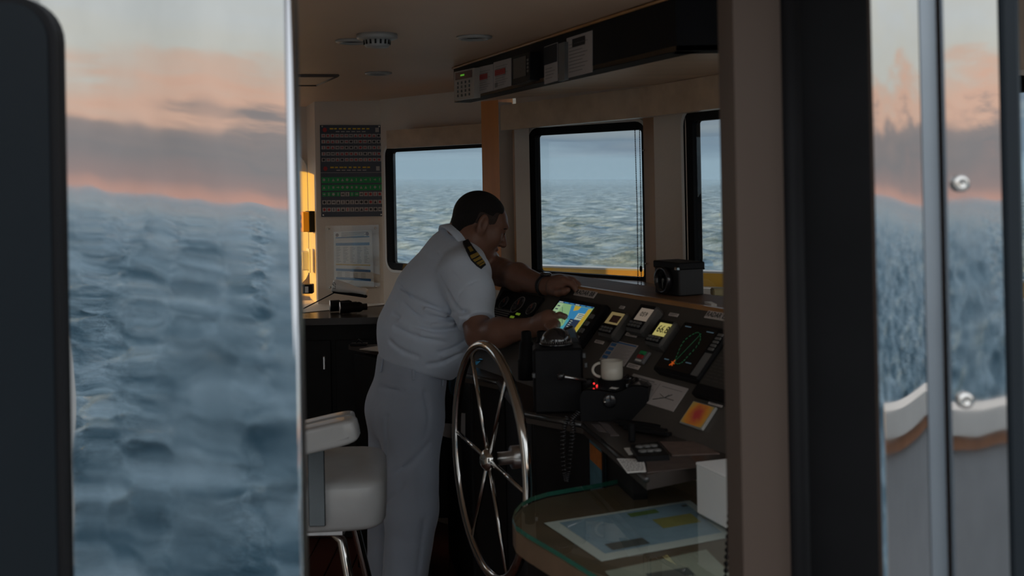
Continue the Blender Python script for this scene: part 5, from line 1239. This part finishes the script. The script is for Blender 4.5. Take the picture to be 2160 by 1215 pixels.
def hand_L(p):
    w = wrL; d = rcone(p, w, P(1182, 598, 3.43), .026, .028)
    d = smin(d, rcone(p, P(1168, 603, 3.40), P(1188, 596, 3.37), .024, .020), .014)
    base_ = [(1190, 592.5, 3.36), (1192, 590, 3.385), (1192, 589, 3.41), (1190, 589, 3.435)]
    tips = [((1205, 597, 3.345), (1213, 606, 3.335), (1216, 613, 3.33)), ((1208, 593, 3.375), (1219, 602, 3.365), (1223, 609, 3.36)), ((1208, 592, 3.405), (1219, 600, 3.395), (1223, 607, 3.39)), ((1204, 592, 3.43), (1213, 598, 3.425), (1217, 604, 3.42))]
    for k, (b0, ts) in enumerate(zip(base_, tips)):
        pts = [b0, *ts]; r = (.0125, .011, .0095, .008); f = None
        for (a, b, ra, rb) in zip(pts[:-1], pts[1:], r[:-1], r[1:]):
            c = rcone(p, P(*a), P(*b), ra, rb); f = c if f is None else smin(f, c, .004)
        d = smin(d, f, .006)
    pts = [(1162, 612, 3.41), (1178, 617, 3.36), (1190, 615, 3.335), (1197, 612, 3.325)]; f = None
    for (a, b, ra, rb) in zip(pts[:-1], pts[1:], (.016, .013, .011), (.013, .011, .009)):
        c = rcone(p, P(*a), P(*b), ra, rb); f = c if f is None else smin(f, c, .004)
    return smin(d, f, .008)
def head_sdf(p):
    s = HS
    d = ell(p, hp(-.008, 0, .020), (.090 * s, .076 * s, .084 * s), HAX)
    d = smin(d, ell(p, hp(.022, 0, -.045), (.066 * s, .063 * s, .073 * s), HAX), .03)
    d = smin(d, ell(p, hp(.052, 0, .02), (.036 * s, .058 * s, .045 * s), HAX), .02)
    d = smin(d, rcone(p, hp(.066, -.010, -.102), hp(.066, .010, -.102), .021, .021), .025)
    for sg in (-1, 1):
        d = smin(d, rcone(p, hp(-.012, .056 * sg, -.05), hp(.052, .026 * sg, -.100), .020, .019), .025)
        d = smin(d, ell(p, hp(.050, .044 * sg, -.032), (.026 * s, .022 * s, .026 * s), HAX), .022)
    d = smin(d, rcone(p, hp(.079, -.036, .018), hp(.079, .036, .018), .011, .011), .014)
    for sg in (-1, 1):
        d = smax(d, -ell(p, hp(.094, .033 * sg, -.001), (.017 * s, .017 * s, .010 * s), HAX), .010)
        d = smin(d, ell(p, hp(.0735, .033 * sg, .0005), (.0135, .0150, .0105), HAX), .003)
    d = smin(d, rcone(p, hp(.086, 0, .006), hp(.108, 0, -.034), .0085, .0125), .008)
    for sg in (-1, 1): d = smin(d, ell(p, hp(.096, .0125 * sg, -.039), (.013, .0085, .0085), HAX), .006)
    for sg in (-1, 1): d = smax(d, -ell(p, hp(.101, .006 * sg, -.049), (.006, .0035, .004), HAX), .003)
    d = smin(d, ell(p, hp(.083, 0, -.061), (.014, .025, .0075), HAX), .006)
    d = smin(d, ell(p, hp(.081, 0, -.076), (.014, .022, .0085), HAX), .006)
    d = smax(d, -rcone(p, hp(.095, -.020, -.0685), hp(.095, .020, -.0685), .0035, .0035), .003)
    for sg in (-1, 1):
        ea = (nrm(HF * .96 + HU * .1 - HR * sg * .28), nrm(HR * sg + HF * .28), nrm(HU - HF * .12))
        e = ell(p, hp(-.016, .083 * sg, -.008), (.020, .0095, .034), ea)
        e = smax(e, -ell(p, hp(-.012, .0935 * sg, -.005), (.0125, .0085, .023), ea), .003)
        e = smin(e, ell(p, hp(-.008, .078 * sg, -.012), (.006, .006, .009), ea), .004)
        d = smin(d, e, .006)
    return d
nkt = hp(-.035, 0, -.055)
def body_sdf(p):
    d = np.full(len(p), FAR, np.float32)
    if len(p) > 20000 or near(p, [H0], .15): d = head_sdf(p)
    d = smin(d, rcone(p, nkt, nkb, .057, .060, LAT, 1.0), .03)
    d = smin(d, rcone(p, nkb, che, .055, .085, LAT, 1.5), .05)
    d = smin(d, rcone(p, che, bel, .085, .105, LAT, 1.35), .05)
    d = smin(d, rcone(p, bel, pel, .105, .095, LAT, 1.35), .05)
    for hp_, kn, an in ((hipR, knR, anR), (hipL, knL, anL)):
        d = smin(d, smin(rcone(p, hp_, kn, .075, .05), rcone(p, kn, an, .048, .036), .02), .03)
    a = rcone(p, shR, elR, .054, .041); a = smin(a, rcone(p, elR, elR * .62 + wrR * .38, .041, .043), .02); a = smin(a, rcone(p, elR * .62 + wrR * .38, wrR, .042, .0265), .02)
    if near(p, [wrR, P(1198, 700, 3.18), P(1190, 660, 3.3)], .04): a = smin(a, hand_R(p), .012)
    d = smin(d, a, .02)
    a = rcone(p, shL, elL, .054, .043); a = smin(a, rcone(p, elL, elL * .6 + wrL * .4, .042, .044), .02); a = smin(a, rcone(p, elL * .6 + wrL * .4, wrL, .043, .027), .02)
    if near(p, [wrL, P(1224, 580, 3.32), P(1160, 620, 3.45)], .04): a = smin(a, hand_L(p), .012)
    d = smin(d, a, .02)
    return d
def torso_sdf(p):
    d = rcone(p, P(918, 622, 3.745), P(948, 560, 3.74), .118, .100, LAT, 1.55)
    d = smin(d, rcone(p, P(890, 700, 3.755), P(918, 622, 3.745), .136, .120, LAT, 1.32), .05)
    d = smin(d, rcone(p, P(878, 775, 3.76), P(893, 700, 3.755), .116, .136, LAT, 1.36), .05)
    d = smin(d, ell(p, P(938, 712, 3.72), (.105, .15, .125), (nrm(V(.93, .36, -.25)), LAT, nrm(V(.2, .1, 1)))), .05)
    d = smin(d, rcone(p, P(962, 530, 3.74), P(985, 580, 3.60), .062, .078), .05)      # shoulders
    d = smin(d, rcone(p, P(958, 525, 3.75), P(968, 550, 3.90), .062, .078), .05)
    return d
hemR = shR + (elR - shR) * .80; hemL = shL + (elL - shL) * .62
folds = []
def shirt_core(p):
    d = torso_sdf(p)
    s = rcone(p, shR + UP * .004, hemR + (elR - shR) * .3, .079, .051); s = smin(s, ell(p, P(1003, 622, 3.53), (.06, .06, .075)), .03)
    s = smax(s, plane(p, hemR, nrm(elR - shR) * .8 + nrm(P(1047, 664, 3.5) - P(990, 682, 3.5)) * 0.0 - UP * .0), .004); d = smin(d, s, .022)
    s = rcone(p, shL, hemL + (elL - shL) * .3, .076, .058); s = smax(s, plane(p, hemL, elL - shL), .004); d = smin(d, s, .025)
    return d
hemA, hemB = P(797, 757, 3.76), P(944, 801, 3.70)
hemn = np.cross(nrm(hemB - hemA), LAT); hemn = hemn if hemn[2] < 0 else -hemn
def shirt_sdf(p):
    d = shirt_core(p)
    for (a, b, r, k, sg) in folds:
        if not near(p, [a, b], .01): continue
        c = rcone(p, a, b, r, r * .5)
        d = smax(d, -c, k) if sg < 0 else smin(d, c, k)
    return smax(d, plane(p, hemA, hemn), .012)
def fold(px, r=.0045, k=.012, sg=-1):
    q = [trace(shirt_core, *x) for x in px]
    for a, b in zip(q[:-1], q[1:]): folds.append((a, b, r, k, sg))
FL = []
for px in (((832, 690), (880, 712), (935, 722)), ((828, 662), (870, 690), (915, 700), (965, 693)), ((905, 668), (950, 672), (985, 655)), ((890, 640), (930, 655), (965, 660)), ((850, 640), (895, 676), (930, 683)),
           ((925, 745), (960, 735), (990, 712)), ((905, 770), (935, 765), (968, 745)), ((822, 720), (850, 742), (880, 752)), ((840, 600), (880, 634), (920, 652)), ((985, 665), (958, 648), (945, 622))): FL.append((px, .0038, .014, -1))
for px in (((845, 676), (890, 702), (940, 712)), ((915, 686), (955, 683), (984, 672)), ((900, 652), (940, 664), (970, 668)), ((935, 752), (968, 738), (992, 720))): FL.append((px, .0030, .016, 1))
for px in (((885, 500), (925, 532), (955, 575), (978, 598)),): FL.append((px, .0016, .004, -1))
FL.append((((965, 645), (968, 622), (985, 602), (1012, 590)), .0016, .004, -1))      # sleeve seam
FL.append((((926, 584), (944, 618), (962, 648), (972, 662)), .0045, .012, -1))
for f in FL: fold(*f)
def trouser_sdf(p):
    d = rcone(p, P(869, 768, 3.76), P(857, 865, 3.76), .112, .119, LAT, 1.42)
    d = smin(d, ell(p, P(828, 865, 3.76), (.075, .14, .10), (FO, LAT, UP)), .04)
    r = smin(rcone(p, hipR, knR, .099, .082), rcone(p, knR, anR, .082, .062), .03)
    l = smin(rcone(p, hipL, knL, .098, .078), rcone(p, knL, anL, .078, .062), .03)
    d = smin(d, smin(r, l, .008), .04)
    for (a, b, rr) in tfolds:
        if near(p, [a, b], .01): d = smax(d, -rcone(p, a, b, rr, rr * .4), .012)
    d = d + .0016 * np.sin(p[:, 2] * 34 + p[:, 0] * 25) * np.sin(p[:, 0] * 30 - p[:, 1] * 19)
    return smax(d, plane(p, P(869, 764, 3.76), -hemn * -1 if hemn[2] > 0 else -hemn), .006)
tfolds = []
TL_ = []
for px, rr in ((((897, 830), (905, 870), (903, 900), (897, 922)), .004), (((815, 880), (812, 1000), (811, 1120), (810, 1210)), .006), (((905, 935), (870, 975), (830, 1000)), .005), (((850, 1020), (830, 1045), (815, 1060)), .004), (((895, 1100), (888, 1160), (882, 1210)), .004), (((800, 815), (850, 826), (880, 828)), .0025)):
    q = [trace(trouser_sdf, *x) for x in px]; TL_ += [(a, b, rr) for a, b in zip(q[:-1], q[1:])]
tfolds = TL_
def hair_base(p, g):
    d = ell(p, hp(-.009, 0, .021), ((.0915 + g) * HS, (.0775 + g) * HS, (.0855 + g) * HS), HAX)
    return smin(d, ell(p, hp(-.042, 0, -.055), (.050 + g, .060 + g, .070 + g), HAX), .02)
def hair_sdf(p):
    d = hair_base(p, .0012)
    d = smax(d, plane(p, hp(.058, 0, .062), nrm(HF * .85 - HU * .30)), .012)
    d = smax(d, smin(plane(p, hp(.020, 0, 0), HF), plane(p, hp(0, 0, .044), -HU), .02), .014)
    d = smax(d, smin(plane(p, hp(-.034, 0, 0), HF), plane(p, hp(0, 0, .026), -HU), .014), .010)
    return smax(d, plane(p, hp(-.07, 0, -.098), nrm(HF * .45 - HU)), .012)
def stubble_sdf(p):
    d = hair_base(p, -.0002)
    d = smax(d, plane(p, hp(.064, 0, .060), nrm(HF * .85 - HU * .30)), .010)
    d = smax(d, smin(plane(p, hp(.036, 0, 0), HF), plane(p, hp(0, 0, .046), -HU), .012), .010)
    d = smax(d, smin(plane(p, hp(.024, 0, 0), HF), plane(p, hp(0, 0, -.005), -HU), .010), .010)
    d = smax(d, smin(plane(p, hp(-.034, 0, 0), HF), plane(p, hp(0, 0, -.030), -HU), .010), .008)
    return smax(d, plane(p, hp(-.07, 0, -.120), -HU), .010)

skin = M('skin', (.21, .105, .072), .42, var=.12, vscale=30, bump=.06, bscale=220, sss=.08)
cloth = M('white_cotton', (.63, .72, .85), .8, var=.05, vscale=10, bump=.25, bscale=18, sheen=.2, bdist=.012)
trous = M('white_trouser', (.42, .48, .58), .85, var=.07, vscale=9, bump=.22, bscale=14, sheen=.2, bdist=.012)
cap = thing('person', V(-.36, 3.78, 0), 'man in white short-sleeved officer shirt and trousers leaning over the console, pointing at the plotter', 'person')
body = sdf_object('body', body_sdf, (-.62, 3.05, .0), (.32, 4.12, 1.64), .0036, skin, cap)
sdf_object('shirt', shirt_sdf, (-.60, 3.30, .90), (.02, 4.12, 1.50), .0042, cloth, cap)
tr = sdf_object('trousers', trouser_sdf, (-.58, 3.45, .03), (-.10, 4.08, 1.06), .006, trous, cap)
sdf_object('hair', hair_sdf, (-.36, 3.55, 1.36), (.06, 3.90, 1.64), .0032, M('dark_hair', (.012, .010, .009), .75, var=.4, vscale=200, bump=.5, bscale=500), body)
sdf_object('hair_fade', stubble_sdf, (-.36, 3.55, 1.36), (.06, 3.90, 1.64), .0034, M('stubble', (.055, .034, .026), .7, var=.5, vscale=260), body)
for sg in (-1, 1):
    b = MB(); b.tube([hp(.086, .012 * sg, .016), hp(.088, .028 * sg, .020), hp(.080, .046 * sg, .015), hp(.070, .055 * sg, .008)], [.003, .0042, .0036, .0015], n=6); b.build('eyebrow', M('dark_hair', (.012, .01, .009)), body)
    b = MB(); b.tube([hp(.0845, .020 * sg, -.003), hp(.0872, .032 * sg, -.0045), hp(.0815, .045 * sg, -.003)], [.001, .0022, .001], n=6); b.build('eye', M('eye_dark', (.02, .015, .012), .2), body)
# shirt collar: stand and fold around the neck
CA = nrm(FO * .86 + UP * .51); C1_ = P(987, 513, 3.735); CV = nrm(UP - CA * np.dot(UP, CA)); b = MB(); n = 40
ringp = [(.0700, -.02, .066), (.0725, .006, .068), (.0755, .009, .071), (.0790, .004, .075), (.0960, -.034, .094), (.1000, -.046, .100), (.0960, -.050, .096), (.0800, -.03, .078)]
vs = []
for (rv, h, rl) in ringp:
    for k in range(n):
        a = 2 * math.pi * k / n; vs.append(C1_ + CA * (h - .010 * max(0, -math.sin(a))) + CV * rv * math.sin(a) * (1.0 if math.sin(a) > 0 else .92) + RT * rl * math.cos(a))
b.add(vs, [(i * n + k, i * n + (k + 1) % n, (i + 1) * n + (k + 1) % n, (i + 1) * n + k) for i in range(len(ringp) - 1) for k in range(n)], 0, True); b.build('collar', cloth, cap)
# epaulette on the right shoulder
def surf_patch(rows, off, fn):
    flat = [x for row in rows for x in row]; D_ = np.array([ray(*x) for x in flat]); t = np.full(len(flat), 3.2)
    for _ in range(60): t += .8 * fn((O_ + D_ * t[:, None]).astype(np.float32))
    Q = O_ + D_ * t[:, None]; e = .002
    G = np.stack([fn((Q + e * a).astype(np.float32)) - fn((Q - e * a).astype(np.float32)) for a in AXW], 1); G /= np.linalg.norm(G, axis=1)[:, None]
    it = iter(zip(Q, G)); return [[next(it) for _ in row] for row in rows]
def lerp(a, b, t): return (a[0] + (b[0] - a[0]) * t, a[1] + (b[1] - a[1]) * t)
LE = [(976, 513), (983, 530), (993, 549), (1006, 562), (1015, 568)]; RE = [(986, 508), (997, 525), (1009, 541), (1018, 553), (1022, 561)]
def along(L, t):
    x = t * (len(L) - 1); k = min(int(x), len(L) - 2); return lerp(L[k], L[k + 1], x - k)
def strap(t0, t1, w0, w1, off, th, name, mat, parent, n=8, m=5):
    rows = [[lerp(along(LE, t0 + (t1 - t0) * i / n), along(RE, t0 + (t1 - t0) * i / n), w0 + (w1 - w0) * j / m) for j in range(m + 1)] for i in range(n + 1)]
    g = surf_patch(rows, off, shirt_core); b = MB(); top = [q + nn * (off + th) for r_ in g for q, nn in r_]; bot = [q + nn * (off - .004) for r_ in g for q, nn in r_]
    K = len(top); fs = [(i * (m + 1) + j, i * (m + 1) + j + 1, (i + 1) * (m + 1) + j + 1, (i + 1) * (m + 1) + j) for i in range(n) for j in range(m)]
    rim = [(i * (m + 1), (i + 1) * (m + 1)) for i in range(n)] + [(i * (m + 1) + m, (i + 1) * (m + 1) + m) for i in range(n)] + [(j, j + 1) for j in range(m)] + [(n * (m + 1) + j, n * (m + 1) + j + 1) for j in range(m)]
    b.add(top + bot, fs + [tuple(K + x for x in f[::-1]) for f in fs] + [(a, c, c + K, a + K) for a, c in rim], 0, False); return b.build(name, mat, parent)
ep = strap(0, 1, 0, 1, .003, .004, 'epaulette', M('epaulette_black', (.010, .010, .012), .7), cap)
gold = M('gold_braid', (.50, .33, .07), .45, .4, var=.3, vscale=200)
for k in range(4): strap(.42 + .125 * k, .50 + .125 * k, .04, .96, .0075, .0015, 'gold_stripe', gold, ep, n=2)
strap(.22, .34, .3, .7, .0075, .0012, 'gold_emblem', gold, ep, n=3)
# belt loops and belt
b = MB()
for px in ((806, 771), (873, 787), (934, 800)):
    q = trace(trouser_sdf, *px); nn = grad(trouser_sdf, q); c = MB(); c.box(q + nn * .003, (.012, .006, .045), (nrm(np.cross(nn, UP)), nn, nrm(UP - nn * nn[2])), bev=.002); c.build('belt_loop', trous, tr)
# watch on the left wrist
wd = nrm(wrL - elL); wc_ = wrL - wd * .004; wa = nrm(np.cross(wd, UP)); wb_ = np.cross(wd, wa)
b = MB(); n = 26
b.tube([wc_ + .0315 * (math.cos(a) * wa + math.sin(a) * wb_) for a in np.linspace(0, 2 * math.pi, n, endpoint=False)], .0042, n=8, closed=True, flat=(wd, .7, 2.3)); wt = b.build('wristwatch', M('watch_black', (.012, .012, .015), .35), cap)
b = MB(); b.lathe([(.017, 0), (.017, .006), (.014, .008), (0, .008)], wc_ - wb_ * .032 if (-wb_)[2] > 0 else wc_ + wb_ * .032, (wd, wa, -wb_ if (-wb_)[2] > 0 else wb_), n=18); b.build('watch_case', m_blackgl, wt)
# shoes
for an, kn in ((anR, knR), (anL, knL)):
    b = MB(); f = FO; q = V(an[0], an[1], 0)
    secs = [(-.07, .030, .055), (-.05, .036, .075), (0, .040, .075), (.06, .042, .058), (.12, .045, .042), (.17, .038, .034), (.20, .015, .02)]; vs = []
    for (x, w, h) in secs:
        for k in range(12):
            a = 2 * math.pi * k / 12; vs.append(q + f * x + RT * w * math.cos(a) + UP * max(0.002 + .012, (h / 2 + h / 2 * math.sin(a)) + .012))
    b.add(vs, [(i * 12 + k, i * 12 + (k + 1) % 12, (i + 1) * 12 + (k + 1) % 12, (i + 1) * 12 + k) for i in range(len(secs) - 1) for k in range(12)] + [tuple(range(12)), tuple((len(secs) - 1) * 12 + k for k in range(12))], 0, True); b.build('shoe', M('black_leather', (.015, .014, .014), .3), cap)
